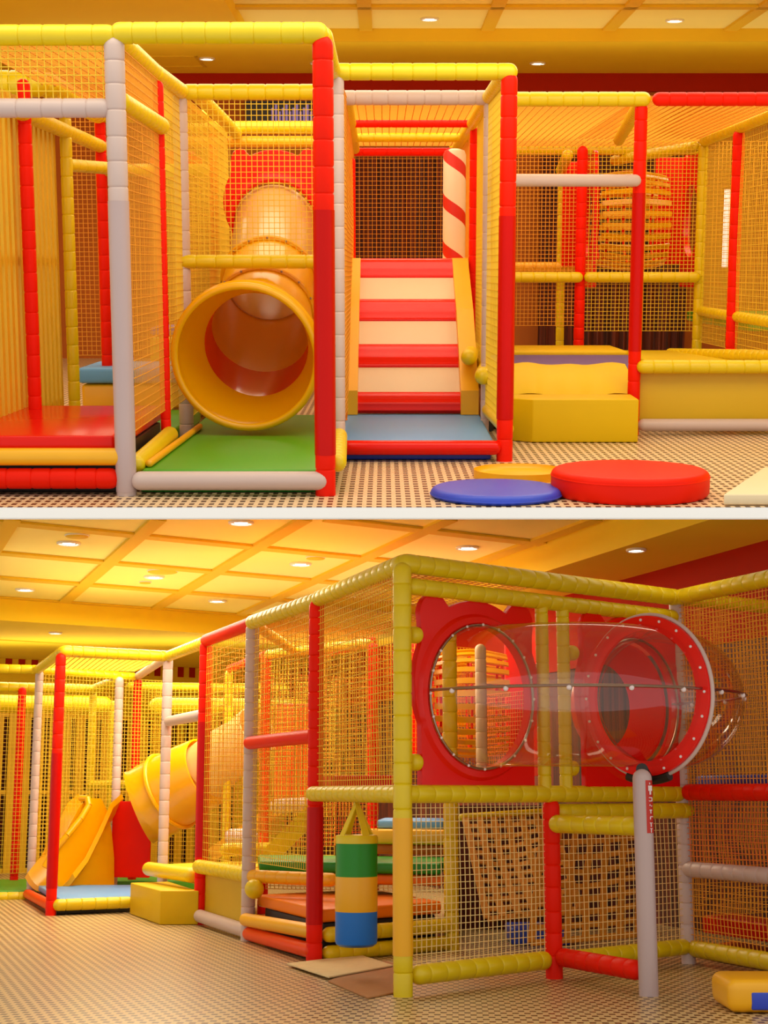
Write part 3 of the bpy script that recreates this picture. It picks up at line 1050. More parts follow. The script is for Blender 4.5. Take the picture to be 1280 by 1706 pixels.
# --- floor slab between the rooms (wedge with white plastered edge)
ROOM = Matrix.Identity(4)
bm = bmesh.new()
fe = M_UP @ Vector((0, 7.42, FU - .002))
be = M_UP @ Vector((0, 20.2, FU - .052))
lo = M_LOW @ Vector((0, 12.1, 2.205))
sec = [(fe.y, fe.z), (fe.y, -.030), (lo.y, lo.z + .002), (be.y, be.z - .3), (be.y, be.z), (fe.y + .002, (M_UP @ Vector((0, 7.42, FU - .055))).z)]
sec = [(fe.y - .004, fe.z + .0), (fe.y - .004, -.030), (lo.y, lo.z), (lo.y + .02, lo.z + .25), (be.y, be.z - .02), (fe.y + .03, fe.z - .06)]
va = [bm.verts.new((-6.2, y, z)) for y, z in sec]
vb = [bm.verts.new((6.2, y, z)) for y, z in sec]
for j in range(len(sec)):
    k = len(sec)
    bm.faces.new((va[j], va[(j + 1) % k], vb[(j + 1) % k], vb[j]))
bm.faces.new(va[::-1]); bm.faces.new(vb)
bmesh.ops.recalc_face_normals(bm, faces=bm.faces[:])
struct('trim_slab_edge', bm, SLABW)

# ================================================================== LOWER ROOM
ROOM = M_LOW
FL = -1.125
TL = 1.335
GA = Vector((.835, .549, 0))      # across the bays, away to the right
GB = Vector((.331, -.944, 0))     # along the bays, towards the viewer
ZC = 2.214
OC = Vector((-3.775, 17.6, 0))
struct('floor_lower', prism([(-7.5, 6.2), (6.5, 6.2), (6.5, 25), (-7.5, 25)], FL - .05, FL), MOSL)


def gp(o, a, b):
    v = o + GA * a + GB * b
    return (v.x, v.y)


def clipY(poly, ymin):
    out = []
    for i in range(len(poly)):
        p, q = poly[i], poly[(i + 1) % len(poly)]
        if p[1] >= ymin: out.append(p)
        if (p[1] >= ymin) != (q[1] >= ymin):
            t = (ymin - p[1]) / (q[1] - p[1])
            out.append((p[0] + t * (q[0] - p[0]), ymin))
    return out


# panel ceiling area is bounded by a bulkhead at the back (through OC along GA) and one at the right (along GB)
AR = 3.62                          # distance along GA from OC to the right bulkhead
YF = 12.1
struct('ceiling_lower', prism(clipY([gp(OC, -5, 0), gp(OC, AR, 0), gp(OC, AR, 12), gp(OC, -5, 12)], YF), ZC, ZC + .05), CEILP)
bm = bmesh.new()
for i in range(-4, 4):
    a = i * 1.165
    p, q = Vector((*gp(OC, a, 0), 0)), Vector((*gp(OC, a, 9), 0))
    if q.y < YF: q = p + (q - p) * ((p.y - YF) / (p.y - q.y))
    hexa(bm, [c + GA * (sx * .07) + Vector((0, 0, z)) for z in (ZC - .025, ZC) for c, sx in ((p, -1), (p, 1), (q, 1), (q, -1))][:8])
for j in range(0, 6):
    b_ = j * 1.65
    p, q = Vector((*gp(OC, -5, b_), 0)), Vector((*gp(OC, AR, b_), 0))
    if q.y < YF: continue
    if p.y < YF: p = q + (p - q) * ((q.y - YF) / (q.y - p.y))
    hexa(bm, [c + GB * (sx * .09) + Vector((0, 0, z)) for z in (ZC - .023, ZC - .002) for c, sx in ((p, -1), (q, -1), (q, 1), (p, 1))])
bmesh.ops.recalc_face_normals(bm, faces=bm.faces[:])
struct('trim_ceiling_lower', bm, CEILG)
ZSL = 1.944
struct('ceiling_soffit_lower', prism([gp(OC, -5.5, 0), gp(OC, AR + 4, 0), gp(OC, AR + 4, -5.4), gp(OC, -5.5, -5.4)], ZSL, ZC + .05), SOFF)
struct('ceiling_side_lower', prism(clipY([gp(OC, AR, 0), gp(OC, AR + .95, 0), gp(OC, AR + .95, 12), gp(OC, AR, 12)], 10.6), ZSL, ZC + .05), SOFF)
bm = bmesh.new()
p, q = gp(OC, -5.5, -.6), gp(OC, AR, -.6)
hexa(bm, [Vector((x, y, z)) for z in (ZSL - .012, ZSL) for x, y in (gp(OC, -5.5, -2.2), gp(OC, AR, -2.2), gp(OC, AR, -2.24), gp(OC, -5.5, -2.24))])
struct('trim_soffit_lower', bm, CEILG)
struct('wall_back_lower', prism([gp(OC, -5.5, -5.0), gp(OC, AR + 4, -5.0), gp(OC, AR + 4, -5.2), gp(OC, -5.5, -5.2)], FL, ZC), SOFF)
struct('wall_right_lower', prism([gp(OC, AR + .95, -5.0), gp(OC, AR + .95, 12), gp(OC, AR + 1.1, 12), gp(OC, AR + 1.1, -5.0)], FL, ZSL + .04), CURT)
struct('trim_red_right_lower', prism([gp(OC, AR + .93, -5.0), gp(OC, AR + .93, 12), gp(OC, AR + .95, 12), gp(OC, AR + .95, -5.0)], 1.2, ZSL + .03), WALLR)
CHK = bmesh.new()
zf0, zf1 = 1.788, 1.962
for i in range(34):
    a0 = -3.6 + i * .20
    hexa(CHK, [Vector((*gp(OC, a, b_), z)) for z in (zf0, zf1) for a, b_ in ((a0, -4.97), (a0 + .1, -4.97), (a0 + .1, -5.0), (a0, -5.0))])
bmesh.ops.recalc_face_normals(CHK, faces=CHK.faces[:])
struct('trim_frieze_lower', CHK, WALLR)
bm = prism([gp(OC, -5.4, -4.93), gp(OC, AR, -4.93), gp(OC, AR, -5.0), gp(OC, -5.4, -5.0)], -1.085, 1.106)
struct('trim_dark_panel_lower', bm, CURT)

for k, (x, y, lab) in enumerate(((-2.843, 13.35, 'recessed ceiling downlight nearest the upper left corner, beside a round vent'),
                                 (-2.397, 15.5, 'recessed ceiling downlight between a large and a small round vent'),
                                 (-0.821, 14.6, 'recessed ceiling downlight in the panel left of the tall yellow corner post'),
                                 (-3.977, 16.5, 'recessed ceiling downlight at the left edge of the last panel row'),
                                 (-1.957, 17.5, 'recessed ceiling downlight above the red top beam'),
                                 (0.766, 13.6, 'recessed ceiling downlight above the bubble window'),
                                 (-1.19, 12.3, 'recessed ceiling downlight cut by the top edge of the lower room'))):
    downlight(x, y, ZC, lab, 'ceiling downlights of the lower room', .095)
for x, y, lab in ((-4.06, 18.5, 'small downlight in the lowered ceiling strip at far left'),
                  (-2.565, 20.0, 'small downlight in the lowered ceiling strip left of the red beam'),
                  (2.051, 12.05, 'small downlight in the lowered ceiling strip before the red wall')):
    downlight(x, y, ZSL, lab, 'ceiling downlights of the lower room', .07)
for x, y, r, lab in ((-2.688, 12.95, .1, 'round beige ceiling vent in the upper left corner panel'),
                     (-2.251, 15.1, .15, 'large round beige ceiling vent above the paired downlight'),
                     (-2.553, 15.9, .06, 'tiny round ceiling vent left of the paired downlight'),
                     (-0.655, 14.2, .09, 'round beige ceiling vent left of the tall yellow corner post')):
    v = empty('ceiling_vent', lab, 'vent', (x, y, ZC - .03), 'round ceiling vents')
    obj('cover', lathe(bmesh.new(), (x, y, ZC - .022), (x, y, ZC - .001), [(0, r * .9), (.006, r), (.021, r)], 28), CEILG, v)
    obj('rim', torus((x, y, ZC - .006), (0, 0, 1), r, .008, 28, 6), LAMPR, v)

# --- post positions (x, depth)
p670 = (0.107, 8.77)
p525 = (-0.472, 10.5)
p415 = (-1.054, 12.0)
p337 = (-1.597, 13.44)
p275 = (-2.157, 15.0)
p92 = (-3.102, 14.41)
p57 = (-3.813, 16.65)
p1137 = (2.039, 10.42)
p920 = (1.049, 9.6)
TV = (Vector((p1137[0], p1137[1], 0)) - Vector((p670[0], p670[1], 0))).normalized()
NV = Vector((TV.y, -TV.x, 0))
ZM = -0.01

# --- bubble tower
f = empty('bubble_tower', 'yellow padded corner tower carrying the clear bubble window', 'play frame', (1.0, 9.6, FL))
post(f, *p670, FL, TL, YEL, .055, sleeve=(-0.904, -0.145), sm=ORY, label='yellow padded corner post with amber sleeve')
post(f, *p1137, FL, TL, WHI, .048, label='white padded post')
post(f, *p920, FL, -0.037, RED, .053, label='short red padded post')
beam(f, (p670[0] - .02, p670[1], TL), (p1137[0] + .03, p1137[1], TL), YEL, .058)
o2 = NV * -.12
z2 = 1.199
beam(f, (p670[0] + .03, p670[1] + .02, z2), (p1137[0], p1137[1], z2 + .0), YEL, .05)
beam(f, (p670[0] - .02, p670[1], ZM), (p1137[0], p1137[1], ZM), YEL, .053, name='rail')
beam(f, (p525[0] - .03, p525[1] - .02, ZM), (p670[0], p670[1], ZM), YEL, .052, name='rail')
zb_ = FL + .11
beam(f, (p670[0] + .05, p670[1] + .03, zb_), (p920[0] - .03, p920[1] - .0, zb_), YEL, .056, name='rail')
beam(f, (p920[0] + .06, p920[1], zb_), (p1137[0], p1137[1], zb_), YEL, .052, name='rail')
zk = -0.122
beam(f, (p920[0] + .02, p920[1] + .03, zk), (p1137[0] + .06, p1137[1], zk), YEL, .052, name='rail')
# twin uprights between the two red panels
for (x, y) in ((1.007, 9.55), (1.157, 9.68)):
    post(f, x, y, ZM + .02, z2 + .02, YEL, .042, seam=.1, name='upright')
# stub pads gripping the panels
for q in ((0.142, 8.85, 0.917), (0.14, 8.85, 0.172), (1.178, 9.72, 0.89), (1.161, 9.72, 0.151)):
    q = Vector(q)
    obj('clamp_pad', pad(q, q + TV * .1, .05, 0), YEL, f)
net1 = netw(f, (p670[0] + .05, p670[1] + .05), (p920[0] - .03, p920[1]), FL + .14, ZM - .04, NETW, .038, .004, label='pale cord net')
netw(f, (p920[0] + .05, p920[1] + .03), (p1137[0], p1137[1]), FL + .14, zk - .04, NETW, .042, .004, label='pale cord net')
netw(f, (p525[0], p525[1]), (p670[0], p670[1]), ZM + .04, TL - .04, NETY, .046, .004)
beam(f, (p525[0], p525[1], TL), (p670[0] + .02, p670[1], TL), YEL, .055)
# front support pole for the bubble
PX = (1.491, 8.8)
p_ = post(f, PX[0], PX[1], FL, 0.133, WHG, .056, seam=0, name='support_post', label='smooth white support post with red sticker')
st = lathe(bmesh.new(), (PX[0], PX[1], -0.229), (PX[0], PX[1], 0.068), [(0, .0568), (0.068 - -0.229, .0568)], 40)
# keep only the part of the sticker that wraps the right front of the post
dele = [v for v in st.verts if not (PX[0] + .006 < v.co.x and v.co.y < PX[1] + .02)]
bmesh.ops.delete(st, geom=dele, context='VERTS')
st_o = obj('sticker', st, STICK, p_, label='red sticker with small white marks')
bm = bmesh.new()
zt_ = 0.068
sx, sy = PX[0] + .036, PX[1] - .047


def mark(dx, dz, w, h):
    a = Vector((sx + dx, sy + dx * .75, 0))
    u = Vector((.8, .6, 0))
    n_ = Vector((.6, -.8, 0))
    hexa(bm, [a + u * (ux * w / 2) + n_ * (k * .0015) + Vector((0, 0, zt_ - dz + uz * h / 2)) for uz in (-1, 1) for ux, k in ((-1, 1), (1, 1), (1, -1), (-1, -1))])


mark(0, .045, .028, .03); mark(0, .07, .012, .022); mark(-.002, .018, .006, .01)
mark(0, .098, .022, .005); mark(.009, .107, .005, .02); mark(0, .117, .022, .005)
mark(-.004, .14, .006, .008); mark(.006, .145, .006, .006)
mark(0, .168, .018, .005); mark(0, .178, .006, .018)
mark(.004, .205, .018, .005); mark(-.004, .213, .006, .014); mark(.0, .24, .02, .004); mark(0, .25, .006, .024)
mark(0, .272, .016, .004); mark(0, .284, .005, .02)
bmesh.ops.recalc_face_normals(bm, faces=bm.faces[:])
obj('lettering', bm, INKW, st_o, label='small white marks')
beam(f, (p920[0] + .03, p920[1] - .02, FL + .13), (PX[0] - .03, PX[1] + .03, FL + .13), RED, .056, name='rail', label='red padded floor rail')
beam(f, (p920[0] + .0, p920[1] - .04, -0.193), (PX[0] + .0, PX[1] + .05, -0.193), YEL, .056, name='rail')

# red moulded panels
tt = (TV.x, TV.y)
ears = [(-.36, .48, .125), (0, .06, .53), (.36, .48, .125)]
H1 = Vector((0.568, 9.22, 0.573))
H2 = Vector((p670[0], p670[1], H1.z)) + TV * 2.02
# clear bubble tunnel: a half ring of acrylic in two quarters joined by a flange
MID = (H1 + H2) / 2
RR = (H2 - H1).length / 2
FW = RR * 1.02
tr = .425
bub = empty('bubble_tunnel', 'clear acrylic bubble tunnel curving out between the two red panels', 'bubble window', (MID.x, MID.y, MID.z - tr))

for h_ in (H1, H2):
    obj('wall_panel', hole_panel(h_, tt, .43, .475, -.56, .47, ears, n=160), REDP, bub, label='red moulded panel with a large round hole')


def ctr(ph):
    return MID - TV * (RR * math.cos(ph)) + NV * (.03 + FW * math.sin(ph))


def rad(ph):
    return (-TV * math.cos(ph) + NV * math.sin(ph)).normalized()


def quarter(a0, a1):
    bm = bmesh.new()
    n, k = 22, 48
    rg = []
    for i in range(n + 1):
        ph = a0 + (a1 - a0) * i / n
        c, r = ctr(ph), rad(ph)
        bulge = 1.0 + .06 * math.sin(2 * ph) ** 2
        rg.append([bm.verts.new(c + r * (tr * bulge * math.cos(2 * PI * j / k)) + Vector((0, 0, tr * math.sin(2 * PI * j / k)))) for j in range(k)])
    for i in range(n):
        for j in range(k):
            bm.faces.new((rg[i][j], rg[i + 1][j], rg[i + 1][(j + 1) % k], rg[i][(j + 1) % k]))
    bmesh.ops.recalc_face_normals(bm, faces=bm.faces[:])
    return bm


obj('dome_half', quarter(.0, PI / 2 - .02), ACRY, bub, label='clear left half of the bubble')
obj('dome_half', quarter(PI / 2 + .02, PI), ACRY, bub, label='clear right half of the bubble')
fc = ctr(PI / 2)
bm = bmesh.new()


def flat_ring(c, ax, ri, ro, th):
    bm = bmesh.new()
    d, a, b = frame_axis(ax)
    n = 72
    q = []
    for i in range(n):
        e = a * math.cos(2 * PI * i / n) + b * math.sin(2 * PI * i / n)
        q.append([bm.verts.new(c + e * r + d * o) for r, o in ((ri, -th / 2), (ro, -th / 2), (ro, th / 2), (ri, th / 2))])
    for i in range(n):
        for j in range(4):
            bm.faces.new((q[i][j], q[(i + 1) % n][j], q[(i + 1) % n][(j + 1) % 4], q[i][(j + 1) % 4]))
    bmesh.ops.recalc_face_normals(bm, faces=bm.faces[:])
    return bm


obj('ring_flange', flat_ring(fc - TV * .012, TV, tr - .035, tr + .055, .024), REDP, bub, label='red joint ring')
obj('ring_edge', torus(fc + TV * .006, TV, tr + .062, .013, 72, 10), WHI, bub, label='white edge of the joint ring')
obj('panel_ring', torus(H1 + NV * .055, NV, tr + .01, .008, 64, 8), STEEL, bub, label='steel rim on the left panel')
obj('panel_ring', torus(H2 + NV * .055, NV, tr + .01, .008, 64, 8), STEEL, bub, label='steel rim on the right panel')
seam = []
for i in range(41):
    ph = PI * i / 40
    seam.append(ctr(ph) + rad(ph) * (tr * (1 + .06 * math.sin(2 * ph) ** 2) + .008) + Vector((0, 0, .02)))
obj('seam_rod', path_tube(seam, .009, 8), STEEL, bub, label='steel seam rod around the bubble')
spots = [(seam[i] - Vector((0, 0, .012)), .016) for i in range(2, 40, 4)]
for k in range(20):
    a = 2 * PI * k / 20
    spots.append((fc - TV * .03 + (NV * math.cos(a) + Vector((0, 0, 1)) * math.sin(a)) * (tr + .03), .009))
    spots.append((H1 + NV * .062 + (TV * math.cos(a) + Vector((0, 0, 1)) * math.sin(a)) * (tr + .012), .009))
for q_, r_ in spots:
    obj('bolt', ball(bmesh.new(), q_, r_, 8), INKW, bub)
# black clamp between ring and support post
cb = Vector((PX[0], PX[1], 0.133))
bm = bmesh.new()
lowp = fc + Vector((0, 0, -(tr + .05)))
ang = []
for k in range(9):
    a = -PI / 2 - .32 + .64 * k / 8
    ang.append(fc + (NV * math.cos(a) + Vector((0, 0, 1)) * math.sin(a)) * (tr + .078))
for p, q in zip(ang[:-1], ang[1:]):
    L_ = (q - p).length
    lathe(bm, p, q, [(0, .028), (L_, .028)], 10)
lathe(bm, lowp + Vector((0, 0, -.03)), cb, [(0, .03), ((cb - lowp).length, .035)], 12)
obj('clamp', bm, BLACK, bub, label='black clamp under the joint ring')

# inside the right panel: red crawl tube
obj('crawl_tube', sweep([H2 - NV * .03, H2 - NV * .14, H2 - NV * .25], [.41, .37, .31], .02, 40), REDP, label='short red crawl tube opening behind the right red panel', cat='crawl tunnel')

# things seen through the bubble
post(f, 0.528, 12.3, ZM, TL, WHI, .05, label='white padded post')
post(f, 0.817, 12.7, ZM, TL - .1, STW, .048, label='cream padded post')
b2_ = copy_tree(b, Vector((0.76, 13.9, 0.585)) - Vector((2.45, 15.4, .25)), 'round crawl tunnel of yellow slats seen through the clear bubble window')
netw(f, (0.88, 13.2), (1.199, 12.6), ZM, TL - .5, NETR, .034)

# --- frame to the right of the white post
f = empty('side_tower', 'padded side bay of netting behind the bubble at the right edge', 'play frame', (2.3, 10.2, FL))
pR = (2.5, 9.3)
beam(f, (p1137[0], p1137[1], TL), (pR[0], pR[1], TL), YEL, .055)
beam(f, (p1137[0] + .01, p1137[1] - .03, -0.0), (pR[0], pR[1] - .03, -0.0), RED, .055, name='rail', label='red padded rail')
zw = -0.509
beam(f, (p1137[0], p1137[1], zw), (pR[0], pR[1], zw), WHI, .052, name='rail', label='white padded rail')
beam(f, (p1137[0] + .02, p1137[1], zb_ - .01), (pR[0], pR[1], zb_ - .01), YEL, .056, name='rail')
post(f, pR[0], pR[1], FL, TL, RED, .05, label='red padded post')
netw(f, p1137, pR, -0.0 + .05, TL, NETO, .036)
netw(f, p1137, pR, zw + .05, -0.0 - .05, NETR, .036)
netw(f, p1137, pR, zb_ + .04, zw - .05, NETO, .04, .004)
pX = Vector((p1137[0], p1137[1], 0)) + GA * 1.2
netw(f, p1137, (pX.x, pX.y), FL + .3, TL, NETO, .036)
beam(f, (p1137[0], p1137[1], TL), (pX.x, pX.y, TL), YEL, .05)
obj('deck_mat', prism([(p1137[0] + .12, p1137[1] + .12), (pR[0] + .1, pR[1] + .15), (pR[0] + .3, pR[1] + .5), (p1137[0] + .42, p1137[1] + .5)], 0.04, 0.113, .01), BLD, label='blue mat behind the net above the red rail at the right edge', cat='mat')
obj('deck_mat', prism([(p1137[0] + .15, p1137[1] + .25), (pR[0] + .15, pR[1] + .25), (pR[0] + .3, pR[1] + .5), (p1137[0] + .42, p1137[1] + .5)], -0.948, -0.832, .01), REDG, label='dark red mat behind the lower net at the right edge', cat='mat')
obj('deck_mat', prism([(p1137[0] + .15, p1137[1] + .2), (pR[0] + .15, pR[1] + .2), (pR[0] + .3, pR[1] + .5), (p1137[0] + .42, p1137[1] + .5)], FL + .02, -1.026, .01), ORA, label='orange mat low behind the net at the right edge', cat='mat')

# --- webbing climbing nets inside the tower
cn = empty('webbing_net', 'sloping climbing net of wide amber straps behind the lower tower net', 'climbing net', (.8, 11.6, FL))
o = Vector((0.656, 12.4, -0.201)); u = Vector((1.381, 12.8, -0.158)) - o; v = Vector((0.746, 11.2, -0.896)) - o
bmn = net_bm(o, u, v, .125, flat=(.06, .01), sag=.06, seg=8)
obj('straps', bmn, STRAP, cn)
bm = pad(o - Vector((.05, 0, 0)), o + u, .03, 0)
obj('top_bar', bm, YEL, cn)
cn = empty('webbing_net', 'steep climbing net of yellow straps right of the short red post', 'climbing net', (1.5, 11.0, FL))
o = Vector((1.162, 11.2, -0.259)); u = Vector((1.928, 11.5, -0.23)) - o; v = Vector((0.984, 10.4, -0.987)) - o
obj('straps', net_bm(o, u, v, .125, flat=(.052, .01), sag=.05, seg=8), STRAP, cn)
obj('top_bar', pad(o, o + u, .03, 0), YEL, cn)
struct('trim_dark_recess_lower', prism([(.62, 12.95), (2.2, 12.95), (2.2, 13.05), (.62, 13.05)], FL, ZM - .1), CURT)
obj('foam_block', box((.95, 11.6, FL + .004), (1.4, 12.2, -1.001), .02), BLD, label='dark blue foam block low behind the tower net', cat='foam block')

# --- platform bay with stepped mats
f = empty('mat_bay', 'red and yellow padded frame bay around the stepped mats and punching bag', 'play frame', (-.3, 11.5, FL))
post(f, *p525, FL, TL, RED, .055, sleeve=(-0.879, -0.101), sm=REDG, label='red padded post with darker glossy sleeve')
post(f, *p415, FL, TL, WHI, .055, label='white padded post')
p752 = (0.493, 11.3)
post(f, *p752, FL, TL - .1, YEL, .055)
p622 = (-0.096, 13.4)
post(f, *p622, FL, TL - .02, RED, .05, label='red padded post')
beam(f, (p415[0] - .02, p415[1], TL), (p525[0] + .02, p525[1], TL), YEL, .057)
beam(f, (p415[0] - .02, p415[1] - .03, 0.381), (p525[0], p525[1] - .02, 0.383), RED, .05, seam=0, name='rail', label='red padded rail')
beam(f, (p415[0] - .03, p415[1] - .02, -0.965), (p525[0], p525[1] - .02, -0.926), ORY, .05, seam=0, name='rail', label='amber padded rail')
beam(f, (p415[0] - .0, p415[1] - .04, -1.067), (p525[0] + .0, p525[1] - .04, -1.051), ORR, .052, seam=0, name='rail', label='orange-red padded floor rail')
beam(f, (p415[0], p415[1] - .02, -0.64), (-0.355, 11.4, -0.637), ORY, .05, name='rail')
beam(f, (p525[0] + .06, p525[1] + .02, -0.951), (p752[0], p752[1], -0.951), YEL, .052, name='rail')
beam(f, (p525[0] + .06, p525[1] + .02, -1.073), (p752[0], p752[1], -1.073), YEL, .052, name='rail')
obj('deck_edge', prism([(-0.521, 12.6), (0.096, 12.2), (0.096, 12.3), (-0.521, 12.7)], -0.024, 0.134, .01), REDG, f, label='dark red deck edge')
obj('end_pad', ball(bmesh.new(), (-0.995, 11.85, -0.729), .075, 20), YEL, f, label='round yellow end pad')
beam(f, (p622[0], p622[1], TL), (p622[0] - .6, p622[1] + 1.6, TL), RED, .045)
beam(f, (p525[0], p525[1], TL), (p525[0] + 1.0, p525[1] + .85, TL), ORY, .045)
netw(f, p415, p525, -0.529, TL, NETY, .048, .004)
netw(f, p622, (p622[0] + 1.0, p622[1] + .8), ZM + .05, TL, NETY, .04)
netw(f, (p415[0] + .05, p415[1] + .05), (p415[0] + 1.0, p415[1] + .85), ZM - .3, TL, NETO, .04)
net(f, (p415[0], p415[1], TL + .02), (p525[0] - p415[0], p525[1] - p415[1], 0), (1.0, .85, 0), NETO, .06, .006, name='roof_net', label='amber cord net stretched over the top')
net(f, (p525[0], p525[1], TL + .02), (p670[0] - p525[0], p670[1] - p525[1], 0), (1.0, .85, 0), NETO, .06, .006, name='roof_net', label='amber cord net stretched over the top')
q = Vector((TV.x, TV.y, 0))


def plan(a, s, k):
    """point s metres behind post a along the tower wall, k metres along the bay"""
    return (a[0] + TV.x * s - .35 * k, a[1] + TV.y * s + .94 * k)


z_o = -0.783
obj('floor_mat', prism([plan(p525, .06, .0), plan(p525, 1.2, .05), plan(p525, 1.2, 1.55), plan(p525, .06, 1.6)], z_o - .09, z_o, .02), ORA, label='orange mat on the lowest step behind the punching bag', cat='mat')
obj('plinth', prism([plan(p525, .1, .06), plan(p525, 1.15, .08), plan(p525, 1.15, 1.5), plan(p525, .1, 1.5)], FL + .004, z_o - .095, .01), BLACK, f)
z_g = -0.534
GRO = [plan(p525, .35, .9), plan(p525, 1.35, .5), plan(p525, 1.7, 2.2), plan(p525, .5, 2.4)]
GRO = [(-0.989, 12.2), (0.435, 11.75), (.55, 13.0), (-1.1, 13.4)]
obj('floor_mat', prism(GRO, z_g - .085, z_g, .02), GRD, label='green mat on the middle step left of the punching bag', cat='mat')
obj('foam_edge', prism([(p + .02, y + .05) for p, y in GRO[:2]] + [(GRO[1][0], GRO[1][1] + .15), (GRO[0][0], GRO[0][1] + .15)], z_g - .17, z_g - .09, .02), ORA, label='orange padded edge under the green middle step', cat='foam roll')
obj('safety_net', net_bm((GRO[0][0] + .05, GRO[0][1] + .08, z_o + .03), (GRO[1][0] - GRO[0][0], GRO[1][1] - GRO[0][1], 0), (0, 0, z_g - .2 - z_o), .036, .006), NETW, label='pale cord net between the orange and green steps', cat='net', smooth=False)
z_b = -0.234
obj('floor_mat', prism([(-0.062, 13.2), (0.495, 12.9), (.8, 14.2), (.0, 14.4)], z_b - .07, z_b, .015), BLU, label='blue mat on the top step behind the punching bag', cat='mat')
obj('foam_edge', prism([(-0.206, 13.15), (0.503, 12.85), (.75, 13.2), (-.1, 13.5)], z_b - .2, z_b - .075, .02), ORY, label='amber padded edge under the blue top step', cat='foam roll')
obj('foam_block', prism([(-.1, 13.3), (.6, 13.05), (.8, 14.2), (0, 14.4)], z_g + .01, z_b - .21, .01), ORA, label='orange block under the amber edge of the top step', cat='foam block')

# --- punching bag hanging from the rail
bx, by = -0.172, 9.62
bg_ = empty('punching_bag', 'green, yellow and blue banded punching bag hanging from the yellow rail', 'punching bag', (bx, by, -0.938))
zz4 = [-0.938, -0.726, -0.515, -0.314, -0.263]
rr = .131
obj('bottom_band', lathe(bmesh.new(), (bx, by, zz4[0]), (bx, by, zz4[1]), [(0, .02), (.002, rr * .8), (.018, rr * .97), (.035, rr), (zz4[1] - zz4[0], rr)], 32), BLM, bg_, label='blue bottom band')
obj('middle_band', lathe(bmesh.new(), (bx, by, zz4[1]), (bx, by, zz4[2]), [(0, rr), (.005, rr * 1.01), (zz4[2] - zz4[1] - .005, rr * 1.01), (zz4[2] - zz4[1], rr)], 32), ORY, bg_, label='yellow middle band')
obj('upper_band', lathe(bmesh.new(), (bx, by, zz4[2]), (bx, by, zz4[3]), [(0, rr), (zz4[3] - zz4[2], rr)], 32), GRD, bg_, label='green upper band')
obj('rim', lathe(bmesh.new(), (bx, by, zz4[3]), (bx, by, zz4[4]), [(0, rr * 1.02), (zz4[4] - zz4[3] - .01, rr * 1.02), (zz4[4] - zz4[3], rr * .96), (zz4[4] - zz4[3] + .004, rr * .3)], 32), YEL, bg_, label='yellow top rim')
top = Vector((bx, by + .0, ZM - .05))
for k in range(4):
    a = k * PI / 2 + .6
    e = Vector((bx + rr * .98 * math.cos(a), by + rr * .98 * math.sin(a), zz4[3] + .01))
    sd = Vector((-math.sin(a), math.cos(a), 0))
    bm = bmesh.new()
    nr = Vector((math.cos(a), math.sin(a), 0))
    hexa(bm, [c + sd * (sx_ * w) + nr * (k_ * .004) for c, w in ((e, .026), (top, .018)) for sx_, k_ in ((-1, -1), (1, -1), (1, 1), (-1, 1))])
    bmesh.ops.recalc_face_normals(bm, faces=bm.faces[:])
    obj('strap', bm, YEL, bg_)

# --- trampoline bay
f = empty('jump_bay', 'red and white padded frame bay with yellow tarp side, left of the stepped mats', 'play frame', (-1.3, 13.4, FL))
post(f, *p337, FL, TL, RED, .055, sleeve=(-0.557, 0.613), sm=REDG, label='red padded post with darker glossy sleeve')
post(f, *p275, FL, TL, WHI, .05, label='white padded post')
beam(f, (p337[0] - .01, p337[1], TL + .0), (p415[0], p415[1], TL), RED, .055, seam=0, label='red padded beam')
beam(f, (p275[0], p275[1], TL), (p337[0] + .02, p337[1], TL), YEL, .055)
beam(f, (p275[0] + .02, p275[1] - .03, 0.688), (p337[0] - .03, p337[1], 0.674), WHI, .05, seam=0, name='rail', label='white padded rail')
beam(f, (p337[0] - .03, p337[1] - .03, -0.632), (p415[0], p415[1], -0.634), YEL, .06, name='rail')
beam(f, (p337[0] - .01, p337[1] - .03, -1.048), (p415[0], p415[1], -1.058), WHI, .055, seam=0, name='rail', label='white padded floor rail')
d = Vector((p415[0] - p337[0], p415[1] - p337[1], 0))
za, zb2 = -1.023, -0.652
bm = bmesh.new()
a, b2 = Vector((p337[0], p337[1], 0)) + GA * .03, Vector((p415[0], p415[1], 0)) + GA * .03
hexa(bm, [c + GA * k + Vector((0, 0, z)) for z in (za - .03, zb2) for c, k in ((a, 0), (b2, 0), (b2, .02), (a, .02))])
bmesh.ops.recalc_face_normals(bm, faces=bm.faces[:])
obj('tarp', bm, PANY, f, label='yellow tarp side')
netw(f, (p337[0] + .03, p337[1]), (p337[0] + .5, p337[1] + .4), FL + .3, TL - .05, NETO, .04)
netw(f, p337, p415, -0.612, TL, NETY, .06, .004)
net(f, (p337[0], p337[1], TL + .02), (p415[0] - p337[0], p415[1] - p337[1], 0), (1.1, .9, 0), NETO, .06, .006, name='roof_net', label='amber cord net stretched over the top')
p441 = (-1.147, 14.6)
p379 = (-1.679, 16.3)
post(f, *p441, FL, TL - .03, RED, .05, label='red padded post')
post(f, *p379, FL, TL - .03, YEL, .045)
beam(f, (p379[0], p379[1], TL - .02), (p441[0], p441[1], TL - .02), RED, .04)
beam(f, (p441[0], p441[1], TL - .02), (p622[0], p622[1], TL - .02), ORY, .045)
beam(f, (p415[0], p415[1], TL), (p441[0] + .3, p441[1], TL), ORY, .045)
netw(f, p441, (p441[0] + 1.0, p441[1] + .7), ZM - .5, TL - .2, NETR, .04)
netw(f, p441, p622, ZM - .2, TL, NETY, .045)
obj('jump_pad', prism([(-2.148, 14.9), (-1.61, 13.6), (-.9, 14.2), (-1.3, 15.6)], -0.814, -0.68, .04), YEL, label='yellow trampoline surround pad behind the box step', cat='mat')
